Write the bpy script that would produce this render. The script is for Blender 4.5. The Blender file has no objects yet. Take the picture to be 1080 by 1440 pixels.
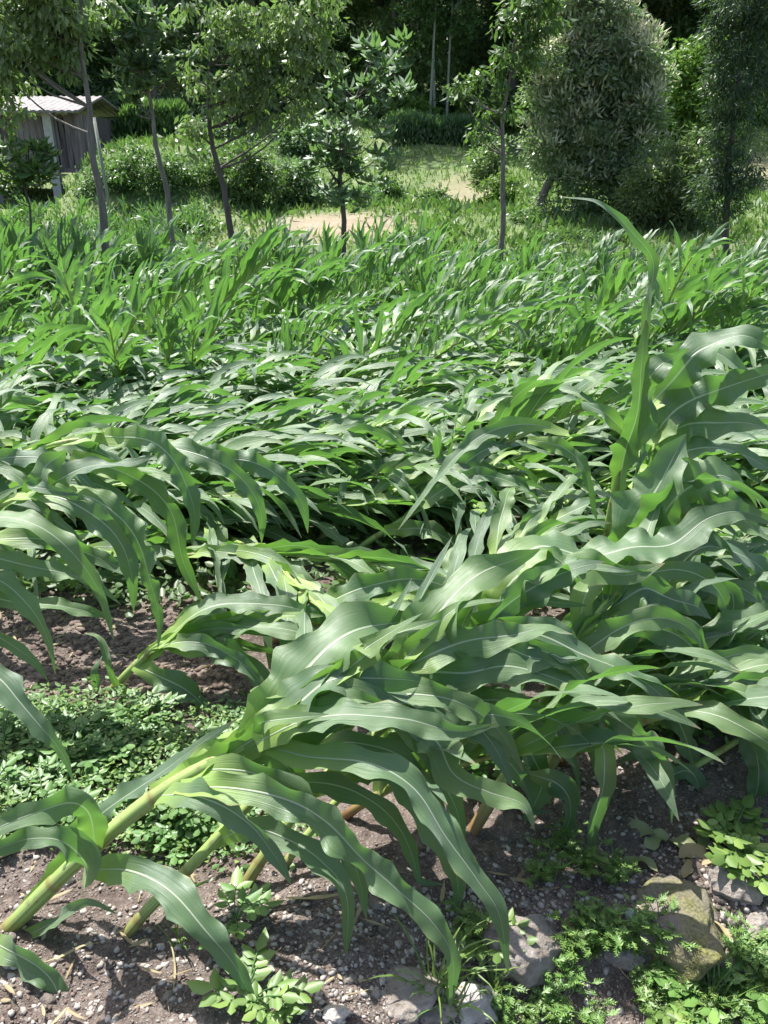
import bpy, math, random
import numpy as np
from mathutils import Vector, Matrix, noise
R = math.radians
sc = bpy.context.scene
col = sc.collection

# ------------------------------------------------------------------ camera
CAM_H = 1.5; PITCH = R(23.8); F = 1109.0            # F = focal length in pixels of the 1080x1440 frame
cd = bpy.data.cameras.new('camera'); cam = bpy.data.objects.new('camera', cd); col.objects.link(cam)
cam.location = (0, 0, CAM_H); cam.rotation_euler = (R(90) - PITCH, 0, 0)
cd.sensor_fit = 'VERTICAL'; cd.sensor_height = 24; cd.lens = 24 * F / 1440
cd.clip_start = 0.05; cd.clip_end = 1000
sc.camera = cam

# ------------------------------------------------------------------ sky, sun, exposure
SUN_EL = R(62); SUN_AZ = R(-36)       # azimuth measured from +Y towards +X
w = bpy.data.worlds.new('World'); sc.world = w; w.use_nodes = True
nt = w.node_tree; bg = nt.nodes['Background']
sky = nt.nodes.new('ShaderNodeTexSky'); sky.sky_type = 'NISHITA'; sky.sun_disc = False
sky.sun_elevation = SUN_EL; sky.sun_rotation = SUN_AZ; sky.dust_density = 2.5; sky.air_density = 1.0
nt.links.new(sky.outputs[0], bg.inputs[0]); bg.inputs[1].default_value = 0.115
sd = bpy.data.lights.new('sun', 'SUN'); sun = bpy.data.objects.new('sun', sd); col.objects.link(sun)
sd.energy = 5.0; sd.angle = R(0.6); sd.color = (1.0, 0.98, 0.95)
sdir = Vector((math.sin(SUN_AZ) * math.cos(SUN_EL), math.cos(SUN_AZ) * math.cos(SUN_EL), math.sin(SUN_EL)))
sun.rotation_euler = sdir.to_track_quat('Z', 'Y').to_euler(); sun.location = (5, 5, 30)
sc.view_settings.view_transform = 'Standard'; sc.view_settings.look = 'None'
sc.view_settings.exposure = 1.12; sc.view_settings.gamma = 1
try:
    sc.cycles.max_bounces = 7; sc.cycles.diffuse_bounces = 3; sc.cycles.transmission_bounces = 4
    sc.cycles.use_denoising = True; sc.cycles.transparent_max_bounces = 4
    sc.cycles.sample_clamp_indirect = 6
except Exception: pass

# ------------------------------------------------------------------ measuring helpers
cp, sp = math.cos(PITCH), math.sin(PITCH)
def ray(px, py):
    u = (px - 540) / F; v = -(py - 720) / F
    return Vector((u, cp + v * sp, -sp + v * cp))
def at(px, py, D):                       # the point seen at that place of the photo, D metres away along +Y
    d = ray(px, py); return Vector((0, 0, CAM_H)) + d * (D / d.y)
def mpp(p):                              # metres per photo pixel at a point
    q = Vector(p) - Vector((0, 0, CAM_H)); return (q.y * cp - q.z * sp) / F
def sst(a, b, x):
    t = np.clip((x - a) / (b - a), 0, 1); return t * t * (3 - 2 * t)
def Hn(x, y):                            # terrain height, numpy
    x = np.asarray(x, float); y = np.asarray(y, float)
    z = np.interp(y, [-20, 1, 5, 8, 12, 14, 16, 17.6, 19, 23, 28, 33, 45, 80, 150], [0, 0, 0, -.22, -.52, -.4, .06, .33, .5, .68, 1.45, 2.4, 5.4, 26, 70])
    z = z + 1.25 * sst(17.5, 20.5, y) * sst(2.6, 4.8, -x) * (1 - sst(6.6, 7.8, -x)) * (1 - sst(24, 34, y))
    z = z + 0.06 * np.sin(x * 1.3 + y * .4) * sst(16, 22, y) + .3 * np.sin(x * .5 + 1 + y * .21) * sst(20, 28, y)
    z = z + 0.02 * np.sin(x * 3.1 + y * 1.7) * np.sin(y * 2.3 - x) + .012 * np.sin(x * 7.3 - y * 3.1)
    z = z - 0.14 * sst(1.28, 1.02, y) * sst(-.1, .35, x)        # the edge drops away at the stones
    return z
def H(x, y): return float(Hn(x, y))
def gpt(px, py):                         # where the sight line through that place meets the ground
    d = ray(px, py); t = .5
    for _ in range(4000):
        p = Vector((0, 0, CAM_H)) + d * t
        if p.z <= H(p.x, p.y): return p
        t += .004 + t * .001
    return p

# ------------------------------------------------------------------ scene helpers
def tag(o, label=None, cat=None, group=None, kind=None):
    if label: o['label'] = label
    if cat: o['category'] = cat
    if group: o['group'] = group
    if kind: o['kind'] = kind
    return o
def empty(name, loc, label, cat, group=None, rz=0):
    o = bpy.data.objects.new(name, None); col.objects.link(o); o.location = loc
    o.rotation_euler = (0, 0, rz); o.empty_display_size = .1
    return tag(o, label, cat, group)
def copy_thing(o, loc, rz=0, sc_=1, label=None, group=None):
    r = o.copy(); col.objects.link(r); r.location = loc; r.rotation_euler = (0, 0, rz); r.scale = (sc_,) * 3
    if label: r['label'] = label
    if group: r['group'] = group
    for c in list(o.children):
        d = c.copy(); col.objects.link(d); d.parent = r
        for g in c.children:
            e = g.copy(); col.objects.link(e); e.parent = d
    return r
def mesh_obj(name, V, Fc, mat, parent=None, uv=None, tint=None, smooth=True, loc=None):
    me = bpy.data.meshes.new(name)
    V = np.asarray(V, dtype=np.float32).reshape(-1, 3)
    if isinstance(Fc, np.ndarray):
        nf, k = Fc.shape
        me.vertices.add(len(V)); me.vertices.foreach_set('co', V.ravel())
        me.loops.add(nf * k); me.polygons.add(nf)
        me.loops.foreach_set('vertex_index', Fc.ravel().astype(np.int32))
        me.polygons.foreach_set('loop_start', np.arange(0, nf * k, k, dtype=np.int32))
        me.update(calc_edges=True)
    else:
        me.from_pydata(V.tolist(), [], Fc)
    n = len(me.loops); li = np.empty(n, np.int32); me.loops.foreach_get('vertex_index', li)
    if uv is not None:
        l = me.uv_layers.new(name='UVMap'); l.data.foreach_set('uv', np.asarray(uv, np.float32)[li].ravel())
    if tint is not None:
        a = me.attributes.new('tint', 'FLOAT', 'POINT'); a.data.foreach_set('value', np.asarray(tint, np.float32).ravel())
    if smooth: me.polygons.foreach_set('use_smooth', np.ones(len(me.polygons), bool))
    mats = mat if isinstance(mat, (list, tuple)) else [mat]
    for m in mats: me.materials.append(m)
    me.validate(); me.update()
    o = bpy.data.objects.new(name, me); col.objects.link(o)
    if parent: o.parent = parent
    if loc is not None: o.location = loc
    return o
class MB:
    def __init__(s): s.v = []; s.f = []; s.u = []
    def add(s, V, Fc, U=None):
        n = len(s.v); s.v += [tuple(p) for p in V]; s.f += [tuple(i + n for i in f) for f in Fc]
        s.u += list(U) if U is not None else [(0, 0)] * len(V)
    def tube(s, pts, rad, seg=8, cap=True):
        pts = [Vector(p) for p in pts]; n = len(pts)
        if not hasattr(rad, '__len__'): rad = [rad] * n
        V = []; U = []; ref = Vector((.3, .9, .3))
        L = 0
        for i, p in enumerate(pts):
            t = (pts[min(i + 1, n - 1)] - pts[max(i - 1, 0)]).normalized()
            a = t.cross(ref)
            if a.length < .05: a = t.cross(Vector((1, 0, 0)))
            a.normalize(); b = t.cross(a)
            if i: L += (p - pts[i - 1]).length
            for k in range(seg):
                th = 2 * math.pi * k / seg
                V.append(p + (a * math.cos(th) + b * math.sin(th)) * rad[i]); U.append((k / seg, L))
        Fc = [(i * seg + k, i * seg + (k + 1) % seg, (i + 1) * seg + (k + 1) % seg, (i + 1) * seg + k) for i in range(n - 1) for k in range(seg)]
        if cap: Fc += [tuple(range(seg))[::-1], tuple(range((n - 1) * seg, n * seg))]
        s.add(V, Fc, U)
    def box(s, c, size, rot=None):
        c = Vector(c); V = []
        for i in (-1, 1):
            for j in (-1, 1):
                for k in (-1, 1):
                    q = Vector((i * size[0] / 2, j * size[1] / 2, k * size[2] / 2))
                    if rot: q = rot @ q
                    V.append(c + q)
        s.add(V, [(0, 1, 3, 2), (4, 6, 7, 5), (0, 4, 5, 1), (2, 3, 7, 6), (0, 2, 6, 4), (1, 5, 7, 3)])
    def build(s, name, mat, parent=None, smooth=True, loc=None):
        return mesh_obj(name, s.v, s.f, mat, parent, uv=s.u, smooth=smooth, loc=loc)

# ------------------------------------------------------------------ materials
def newmat(name):
    m = bpy.data.materials.new(name); m.use_nodes = True; t = m.node_tree; b = t.nodes['Principled BSDF']
    return m, t, b, t.nodes['Material Output']
def N(t, typ, **k):
    n = t.nodes.new(typ)
    for a, v in k.items(): setattr(n, a, v)
    return n
def ramp(t, src, stops):
    r = N(t, 'ShaderNodeValToRGB'); e = r.color_ramp.elements
    while len(e) < len(stops): e.new(.5)
    for i, (p, c) in enumerate(stops): e[i].position = p; e[i].color = (*c, 1) if len(c) == 3 else c
    t.links.new(src, r.inputs[0]); return r.outputs[0]
def mix(t, fac, a, b, mode='MIX'):
    m = N(t, 'ShaderNodeMix', data_type='RGBA', blend_type=mode)
    if isinstance(fac, (int, float)): m.inputs[0].default_value = fac
    else: t.links.new(fac, m.inputs[0])
    for i, x in ((6, a), (7, b)):
        if isinstance(x, tuple): m.inputs[i].default_value = (*x, 1)
        else: t.links.new(x, m.inputs[i])
    return m.outputs[2]
def math_(t, op, a, b=None, clamp=False):
    m = N(t, 'ShaderNodeMath', operation=op, use_clamp=clamp)
    for i, x in ((0, a), (1, b)):
        if x is None: continue
        if isinstance(x, (int, float)): m.inputs[i].default_value = x
        else: t.links.new(x, m.inputs[i])
    return m.outputs[0]
def tex_noise(t, scale, detail=4, vec=None, rough=.55):
    n = N(t, 'ShaderNodeTexNoise'); n.inputs['Scale'].default_value = scale; n.inputs['Detail'].default_value = detail
    n.inputs['Roughness'].default_value = rough
    if vec: t.links.new(vec, n.inputs['Vector'])
    return n.outputs['Fac']
def geo_pos(t): return N(t, 'ShaderNodeNewGeometry').outputs['Position']
def bump(t, b, h, strength, dist):
    n = N(t, 'ShaderNodeBump'); n.inputs['Strength'].default_value = strength; n.inputs['Distance'].default_value = dist
    t.links.new(h, n.inputs['Height']); t.links.new(n.outputs[0], b.inputs['Normal']); return n.outputs[0]

def corn_leaf_mat():
    m, t, b, out = newmat('corn_leaf')
    uv = N(t, 'ShaderNodeUVMap', uv_map='UVMap').outputs[0]
    sx = N(t, 'ShaderNodeSeparateXYZ'); t.links.new(uv, sx.inputs[0]); u, v = sx.outputs[0], sx.outputs[1]
    d = math_(t, 'ABSOLUTE', math_(t, 'SUBTRACT', u, .5))
    rw = math_(t, 'SUBTRACT', .034, math_(t, 'MULTIPLY', v, .02))
    rib = math_(t, 'SUBTRACT', 1, math_(t, 'DIVIDE', math_(t, 'SUBTRACT', d, math_(t, 'MULTIPLY', rw, .5)), math_(t, 'MULTIPLY', rw, .6), ), clamp=True)
    rnd = N(t, 'ShaderNodeObjectInfo').outputs['Random']
    isl = N(t, 'ShaderNodeNewGeometry').outputs['Random Per Island']
    rn = math_(t, 'FRACT', math_(t, 'ADD', rnd, isl))
    basec = ramp(t, rn, [(0, (.06, .115, .055)), (.4, (.08, .15, .06)), (.75, (.115, .2, .05)), (1, (.15, .25, .045))])
    # parallel veins
    vm = N(t, 'ShaderNodeCombineXYZ'); t.links.new(math_(t, 'MULTIPLY', u, 75), vm.inputs[0]); t.links.new(math_(t, 'MULTIPLY', v, 1.4), vm.inputs[1])
    vein = tex_noise(t, 1.0, 2, vm.outputs[0])
    c = mix(t, .48, basec, ramp(t, vein, [(.32, (.035, .085, .035)), (.68, (.17, .27, .13))]))
    pn = tex_noise(t, 9, 4, geo_pos(t))
    c = mix(t, ramp(t, pn, [(.45, (0, 0, 0)), (.75, (.45, .45, .45))]), c, (.12, .2, .05))
    young = ramp(t, v, [(0, (1, 1, 1)), (.1, (.7, .7, .7)), (.3, (0, 0, 0))])
    c = mix(t, young, c, (.32, .48, .07))
    tip = ramp(t, math_(t, 'ADD', v, math_(t, 'MULTIPLY', math_(t, 'SUBTRACT', pn, .5), .12)), [(.95, (0, 0, 0)), (1.0, (.8, .8, .8))])
    c = mix(t, tip, c, (.28, .22, .1))
    c = mix(t, math_(t, 'MULTIPLY', rib, .85), c, (.5, .56, .4))
    t.links.new(c, b.inputs['Base Color'])
    b.inputs['Roughness'].default_value = .42; b.inputs['IOR'].default_value = 1.5
    rr = ramp(t, tex_noise(t, 30, 3, geo_pos(t)), [(.3, (.4,) * 3), (.7, (.56,) * 3)]); t.links.new(rr, b.inputs['Roughness'])
    hm = math_(t, 'ADD', math_(t, 'MULTIPLY', vein, .5), math_(t, 'MULTIPLY', rib, .8))
    b.inputs['Specular IOR Level'].default_value = .85; b.inputs['Sheen Weight'].default_value = .25; b.inputs['Sheen Roughness'].default_value = .45; b.inputs['Sheen Tint'].default_value = (.85, .95, 1, 1)
    sp_ = tex_noise(t, 60, 2, geo_pos(t)); c = mix(t, ramp(t, sp_, [(.77, (0, 0, 0)), (.8, (.8, .8, .8))]), c, (.16, .11, .05))
    em = math_(t, 'MULTIPLY', ramp(t, d, [(.43, (0, 0, 0)), (.5, (1, 1, 1))]), ramp(t, tex_noise(t, 14, 3, geo_pos(t)), [(.52, (0, 0, 0)), (.62, (.9, .9, .9))]))
    c = mix(t, em, c, (.24, .24, .08)); t.links.new(c, b.inputs['Base Color'])
    nb = bump(t, b, hm, .9, .0025)
    tr = N(t, 'ShaderNodeBsdfTranslucent'); t.links.new(mix(t, .7, c, (.17, .44, .04)), tr.inputs[0])
    ms = N(t, 'ShaderNodeMixShader'); ms.inputs[0].default_value = .32
    t.links.new(b.outputs[0], ms.inputs[1]); t.links.new(tr.outputs[0], ms.inputs[2]); t.links.new(ms.outputs[0], out.inputs[0])
    return m
def foliage_mat(name, stops, transl=.3, rough=.45, tcol=(.2, .42, .04)):
    m, t, b, out = newmat(name)
    isl = N(t, 'ShaderNodeNewGeometry').outputs['Random Per Island']
    rnd = N(t, 'ShaderNodeObjectInfo').outputs['Random']
    c = ramp(t, isl, stops)
    hs = N(t, 'ShaderNodeHueSaturation'); t.links.new(c, hs.inputs['Color'])
    t.links.new(math_(t, 'ADD', math_(t, 'MULTIPLY', rnd, .03), .485), hs.inputs['Hue'])
    t.links.new(math_(t, 'ADD', math_(t, 'MULTIPLY', rnd, .3), .85), hs.inputs['Value'])
    pn = tex_noise(t, 1.6, 2, geo_pos(t)); c = mix(t, math_(t, 'MULTIPLY', pn, .5), hs.outputs[0], (stops[-1][1]))
    t.links.new(c, b.inputs['Base Color']); b.inputs['Roughness'].default_value = rough
    tr = N(t, 'ShaderNodeBsdfTranslucent'); t.links.new(mix(t, .5, c, tcol), tr.inputs[0])
    ms = N(t, 'ShaderNodeMixShader'); ms.inputs[0].default_value = transl
    t.links.new(b.outputs[0], ms.inputs[1]); t.links.new(tr.outputs[0], ms.inputs[2]); t.links.new(ms.outputs[0], out.inputs[0])
    return m
def solid_mat(name, stops, scale=8, rough=.85, bs=.4, bd=.01, detail=6, coord='pos', stretch=None):
    m, t, b, out = newmat(name)
    p = geo_pos(t) if coord == 'pos' else N(t, 'ShaderNodeTexCoord').outputs['Object']
    if stretch:
        mp = N(t, 'ShaderNodeMapping'); mp.inputs['Scale'].default_value = stretch; t.links.new(p, mp.inputs[0]); p = mp.outputs[0]
    n = tex_noise(t, scale, detail, p, .65)
    isl = N(t, 'ShaderNodeNewGeometry').outputs['Random Per Island']
    f = math_(t, 'ADD', math_(t, 'MULTIPLY', n, .75), math_(t, 'MULTIPLY', isl, .25))
    t.links.new(ramp(t, f, stops), b.inputs['Base Color']); b.inputs['Roughness'].default_value = rough
    bump(t, b, n, bs, bd); return m

M = {}
M['corn'] = corn_leaf_mat()
def stalk_mat():
    m, t, b, out = newmat('corn_stalk')
    uv = N(t, 'ShaderNodeUVMap', uv_map='UVMap').outputs[0]
    sx = N(t, 'ShaderNodeSeparateXYZ'); t.links.new(uv, sx.inputs[0]); v = sx.outputs[1]
    vm = N(t, 'ShaderNodeCombineXYZ'); t.links.new(math_(t, 'MULTIPLY', sx.outputs[0], 30), vm.inputs[0]); t.links.new(v, vm.inputs[1])
    n = tex_noise(t, 1.5, 3, vm.outputs[0])
    c = ramp(t, n, [(.3, (.14, .24, .06)), (.5, (.26, .36, .1)), (.72, (.44, .48, .2))]); dn = tex_noise(t, 45, 4, geo_pos(t)); c = mix(t, ramp(t, dn, [(.6, (0, 0, 0)), (.72, (.7, .7, .7))]), c, (.16, .12, .07))
    c = mix(t, ramp(t, v, [(0, (1, 1, 1)), (.07, (.7, .7, .7)), (.2, (0, 0, 0))]), c, (.2, .075, .035))
    fr = math_(t, 'FRACT', math_(t, 'DIVIDE', v, .145))
    c = mix(t, ramp(t, fr, [(0, (.9, .9, .9)), (.07, (.3, .3, .3)), (.25, (0, 0, 0)), (.93, (0, 0, 0)), (1, (.8, .8, .8))]), c, (.2, .15, .05))
    t.links.new(c, b.inputs['Base Color']); b.inputs['Roughness'].default_value = .4
    bump(t, b, n, .3, .002); return m
M['stalk'] = stalk_mat()
M['leafA'] = foliage_mat('leaf_mid_green', [(0, (.045, .09, .03)), (.6, (.075, .145, .045)), (1, (.13, .22, .07))], .36)
M['leafDark'] = foliage_mat('leaf_dark_green', [(0, (.04, .08, .035)), (.6, (.08, .14, .065)), (1, (.14, .21, .1))], .38)
M['leafDeep'] = foliage_mat('leaf_deep_green', [(0, (.02, .045, .022)), (.6, (.035, .07, .035)), (1, (.06, .1, .05))], .25)
M['leafBlue'] = foliage_mat('leaf_blue_green', [(0, (.06, .11, .05)), (.6, (.1, .165, .08)), (1, (.17, .24, .13))], .36, .5)
M['leafPale'] = foliage_mat('leaf_pale_green', [(0, (.08, .13, .045)), (.5, (.14, .2, .08)), (1, (.24, .3, .13))], .38)
M['leafBright'] = foliage_mat('leaf_bright_green', [(0, (.07, .15, .025)), (.6, (.12, .23, .035)), (1, (.19, .3, .055))], .36)
M['leafChest'] = foliage_mat('leaf_chestnut', [(0, (.1, .15, .07)), (.6, (.19, .25, .13)), (1, (.33, .38, .23))], .42)
M['catkin'] = foliage_mat('catkin_cream', [(0, (.4, .42, .26)), (1, (.6, .6, .42))], .2, .8, (.4, .4, .2))
M['grass'] = foliage_mat('grass_blades', [(0, (.06, .12, .03)), (.6, (.12, .2, .05)), (1, (.24, .28, .1))], .38)
M['weed'] = foliage_mat('weed_leaves', [(0, (.06, .13, .035)), (.6, (.09, .19, .05)), (1, (.15, .26, .07))], .3)
M['weedBright'] = foliage_mat('weed_bright_leaves', [(0, (.07, .15, .03)), (.6, (.12, .23, .05)), (1, (.24, .35, .09))], .33)
M['straw'] = foliage_mat('dry_leaf', [(0, (.25, .19, .09)), (1, (.42, .36, .2))], .25, .7, (.4, .3, .1))
M['wiltleaf'] = foliage_mat('wilting_leaf', [(0, (.16, .2, .08)), (1, (.3, .33, .16))], .25, .6, (.3, .35, .1))
M['bark'] = solid_mat('bark', [(.3, (.08, .07, .06)), (.55, (.18, .16, .14)), (.8, (.34, .31, .27))], 5, .9, .9, .02, stretch=(6, 6, 1))
M['barkDark'] = solid_mat('bark_dark', [(.3, (.04, .035, .03)), (.7, (.14, .12, .105))], 5, .9, .9, .02, stretch=(6, 6, 1))
M['barkPale'] = solid_mat('bark_pale', [(.3, (.14, .16, .12)), (.7, (.3, .32, .25))], 5, .7, .3, .01, stretch=(4, 4, 1))
M['stone'] = solid_mat('stone', [(.3, (.08, .062, .05)), (.5, (.2, .165, .135)), (.75, (.36, .32, .28))], 26, .9, 1.0, .02, detail=10)
M['stonePale'] = solid_mat('stone_pale', [(.3, (.22, .19, .16)), (.55, (.36, .32, .28)), (.8, (.58, .54, .49))], 20, .8, .5, .004)
M['plank'] = solid_mat('weathered_plank', [(.3, (.07, .055, .055)), (.55, (.18, .15, .15)), (.8, (.38, .34, .33))], 3, .85, .6, .01, stretch=(7, 7, .6))
M['dark'] = solid_mat('painted_inside_shade', [(0, (.012, .011, .01)), (1, (.03, .027, .024))], 4)  # near-black colour standing in for shade inside the shed
M['roof'] = solid_mat('roof_sheet', [(.3, (.11, .09, .08)), (.5, (.22, .2, .19)), (.75, (.36, .35, .35))], 5, .7, .2, .005)
M['concrete'] = solid_mat('concrete', [(.3, (.33, .32, .31)), (.7, (.5, .49, .48))], 12, .85, .4, .005)
M['plastic'] = solid_mat('pale_scrap', [(.3, (.4, .48, .52)), (.7, (.6, .68, .72))], 20, .5, .2, .002)
def moss_stone():
    m, t, b, out = newmat('mossy_stone')
    n = tex_noise(t, 14, 6, geo_pos(t), .65); n2 = tex_noise(t, 7, 5, geo_pos(t)); n3 = tex_noise(t, 160, 3, geo_pos(t))
    c = ramp(t, n, [(.3, (.12, .1, .09)), (.6, (.24, .2, .17)), (.85, (.36, .32, .28))])
    mk = ramp(t, n2, [(.36, (0, 0, 0)), (.56, (1, 1, 1))])
    c = mix(t, mk, c, ramp(t, n3, [(.3, (.04, .045, .012)), (.7, (.2, .19, .06))]))
    t.links.new(c, b.inputs['Base Color']); b.inputs['Roughness'].default_value = .95
    bump(t, b, math_(t, 'ADD', math_(t, 'MULTIPLY', n3, .35), n), .8, .012); return m
M['moss'] = moss_stone()
def ground_mat():
    m, t, b, out = newmat('ground')
    p = geo_pos(t)
    a = N(t, 'ShaderNodeAttribute', attribute_name='tint'); g = a.outputs['Fac']
    n1 = tex_noise(t, 3, 8, p, .7); n2 = tex_noise(t, 45, 6, p, .7); n3 = tex_noise(t, 260, 3, p)
    f = math_(t, 'ADD', math_(t, 'MULTIPLY', n1, .35), math_(t, 'ADD', math_(t, 'MULTIPLY', n2, .45), math_(t, 'MULTIPLY', n3, .2)))
    soil = ramp(t, f, [(.35, (.04, .029, .023)), (.45, (.095, .07, .056)), (.54, (.18, .142, .118)), (.68, (.36, .31, .265))])
    vo = N(t, 'ShaderNodeTexVoronoi'); vo.inputs['Scale'].default_value = 110; t.links.new(p, vo.inputs['Vector'])
    grit = ramp(t, vo.outputs['Distance'], [(.0, (1, 1, 1)), (.3, (.6, .6, .6)), (.42, (0, 0, 0))])
    vc = N(t, 'ShaderNodeSeparateColor'); t.links.new(vo.outputs['Color'], vc.inputs[0])
    sel = ramp(t, vc.outputs[0], [(.55, (0, 0, 0)), (.62, (.8, .8, .8))])
    soil = mix(t, math_(t, 'MULTIPLY', grit, sel), soil, (.3, .27, .24))
    soil = mix(t, ramp(t, tex_noise(t, 2.2, 4, p), [(.48, (0, 0, 0)), (.6, (.6, .6, .6))]), soil, mix(t, .5, soil, (.05, .035, .028)))
    gr = ramp(t, tex_noise(t, 1.2, 6, p, .7), [(.3, (.06, .1, .028)), (.5, (.11, .165, .05)), (.7, (.2, .22, .09))])
    sand = ramp(t, tex_noise(t, 2, 6, p, .7), [(.3, (.22, .17, .11)), (.7, (.36, .29, .2))])
    gf = ramp(t, g, [(.0, (0, 0, 0)), (.5, (1, 1, 1))]); sf = ramp(t, g, [(.5, (0, 0, 0)), (1, (1, 1, 1))])
    c = mix(t, gf, soil, gr); c = mix(t, sf, c, sand)
    t.links.new(c, b.inputs['Base Color']); b.inputs['Roughness'].default_value = .95
    h = math_(t, 'ADD', math_(t, 'ADD', math_(t, 'MULTIPLY', n2, 1.0), math_(t, 'MULTIPLY', n3, .4)), math_(t, 'MULTIPLY', grit, .25))
    bump(t, b, h, .9, .012); return m
M['ground'] = ground_mat()

# ------------------------------------------------------------------ ground: one sheet
def axis_pts(lo, fine0, fine1, hi, step, grow):
    a = list(np.arange(fine0, fine1, step)); s = step; x = fine1
    while x < hi: a.append(x); s *= grow; x += s
    a.append(hi); s = step; x = fine0 - s; b = []
    while x > lo: b.append(x); s *= grow; x -= s
    b.append(lo); return np.array(b[::-1] + a)
xs = axis_pts(-140, -1.7, 2.0, 140, .014, 1.07); ys = axis_pts(-15, .75, 3.6, 150, .014, 1.05)
X, Y = np.meshgrid(xs, ys); Z = Hn(X, Y)
def vnoise(P, s, octv=3):
    return np.array([noise.fractal(Vector((a * s, b * s, c * s)), 1.0, 2.0, octv, noise_basis='PERLIN_ORIGINAL') for a, b, c in P])
near = (Y < 5) & (np.abs(X) < 3.2) & (Y > .6)
P = np.stack([X[near], Y[near], np.zeros(near.sum())], 1)
Z[near] += .018 * vnoise(P, 7, 4) + .009 * np.abs(vnoise(P + 5, 26, 3))
# colour zone: 0 soil, .5 grass, 1 bare sand
T = .5 * sst(11, 16.5, Y + 1.2 * np.sin(X * .7))
def blob(px, py, D, rx, ry):
    c = at(px, py, D); return np.exp(-(((X - c.x) / rx) ** 2 + ((Y - c.y) / ry) ** 2) ** 2)
T = T + .5 * blob(470, 320, 17.6, 1.75, 1.5) + .33 * blob(655, 292, 23, 1.3, 2.0) + .3 * blob(1075, 235, 27, 1.2, 2)
T = np.clip(T, 0, 1)
nx, ny = len(xs), len(ys)
ii, jj = np.meshgrid(np.arange(nx - 1), np.arange(ny - 1)); q = (jj * nx + ii).ravel()
gnd = mesh_obj('ground', np.stack([X, Y, Z], -1).reshape(-1, 3), np.stack([q, q + 1, q + nx + 1, q + nx], 1), M['ground'], tint=T.ravel())
tag(gnd, 'brown stony field soil rising to a grassy slope', 'ground', kind='structure')

# ------------------------------------------------------------------ corn leaves
def catmull(pts, n):
    P = [np.array(p, float) for p in pts]
    if len(P) == 2: return np.array([P[0] + (P[1] - P[0]) * k / (n - 1) for k in range(n)])
    P = [2 * P[0] - P[1]] + P + [2 * P[-1] - P[-2]]
    m = len(P) - 3; out = []
    for k in range(n):
        x = k / (n - 1) * m; i = min(int(x), m - 1); t = x - i
        a, b, c, d = P[i:i + 4]
        out.append(.5 * ((2 * b) + (c - a) * t + (2 * a - 5 * b + 4 * c - d) * t * t + (-a + 3 * b - 3 * c + d) * t ** 3))
    out = np.array(out); L = np.r_[0, np.cumsum(np.linalg.norm(np.diff(out, axis=0), axis=1))]
    s = np.linspace(0, L[-1], n); return np.stack([np.interp(s, L, out[:, j]) for j in range(3)], 1)
COLS_H = np.array([-1, -.85, -.62, -.35, -.06, 0, .06, .35, .62, .85, 1.0]); COLS_M = np.array([-1, -.5, -.08, .08, .5, 1.0]); COLS_L = np.array([-1, 0, 1.0])
def sq(x): return np.sign(x) * np.abs(x) ** .75
def leaf_arrays(path, width, rng, cols=COLS_H, ref=(0, -.55, .83), fold=.22, ruffle=.28, roll=(0, 0), transport=False, base=.45, twist=.55):
    n = len(path); t = np.linspace(0, 1, n)
    tg = np.gradient(path, axis=0); tg /= np.linalg.norm(tg, axis=1)[:, None] + 1e-9
    ref = np.array(ref, float); nr = []
    prev = None
    for i in range(n):
        a = (ref if (prev is None or not transport) else prev)
        v = a - tg[i] * a.dot(tg[i]); l = np.linalg.norm(v)
        if l < .25 and prev is not None: v = prev - tg[i] * prev.dot(tg[i]); l = np.linalg.norm(v)
        v = v / (l + 1e-9)
        if prev is not None and not transport: v = v * .5 + prev * .5; v -= tg[i] * v.dot(tg[i]); v /= np.linalg.norm(v) + 1e-9
        prev = v; nr.append(v)
    nr = np.array(nr); sd_ = np.cross(tg, nr)
    ph = rng.uniform(0, 6.28); r = roll[0] + (roll[1] - roll[0]) * t + twist * np.sin(t * rng.uniform(4, 9) + ph)
    c, s = np.cos(r)[:, None], np.sin(r)[:, None]; nr, sd_ = nr * c + sd_ * s, sd_ * c - nr * s
    w = width / 2 * (base + (1 - base) * np.sin(np.clip(t / .36, 0, 1) * math.pi / 2)) * np.clip(1 - np.clip((t - .34) / .66, 0, 1) ** 1.75, 0, 1) ** .92
    w = np.maximum(w, width * .006)
    L = np.linalg.norm(np.diff(path, axis=0), axis=1).sum(); fr = L / .125 * rng.uniform(.75, 1.3)
    pl, pr_ = rng.uniform(0, 6.28, 2); V = []; U = []
    env = np.sin(np.clip(t * 1.05, 0, 1) * math.pi) ** .6
    wob = .75 + .25 * np.sin(t * 5 + ph) 
    fo = fold * (1 - .5 * t) + .1 * np.sin(t * 6 + pl)
    for k in cols:
        a = abs(k); p = pl if k < 0 else pr_
        rf = ruffle * (a ** 1.5) * env * wob * (sq(np.sin(2 * math.pi * fr * t + p + 1.1 * np.sin(t * 7 + p))) * (.7 + .5 * np.sin(t * 9 + 2 * p)) + .25 * np.sin(2 * math.pi * fr * 2.3 * t + p * 2.3))
        st = 1 - .4 * a ** 1.6 * np.abs(np.sin(math.pi * fr * t + p * .5 + .55 * np.sin(t * 7 + p))) * env + .06 * a ** 2 * env
        V.append(path + sd_ * (k * w * st)[:, None] + nr * (w * (a * fo + rf))[:, None])
        U.append(np.stack([np.full(n, .5 + k / 2), t], 1))
    V = np.stack(V, 1).reshape(-1, 3); U = np.stack(U, 1).reshape(-1, 2); m = len(cols)
    i_, j_ = np.meshgrid(np.arange(m - 1), np.arange(n - 1)); q = (j_ * m + i_).ravel()
    return V, np.stack([q, q + 1, q + m + 1, q + m], 1), U

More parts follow.
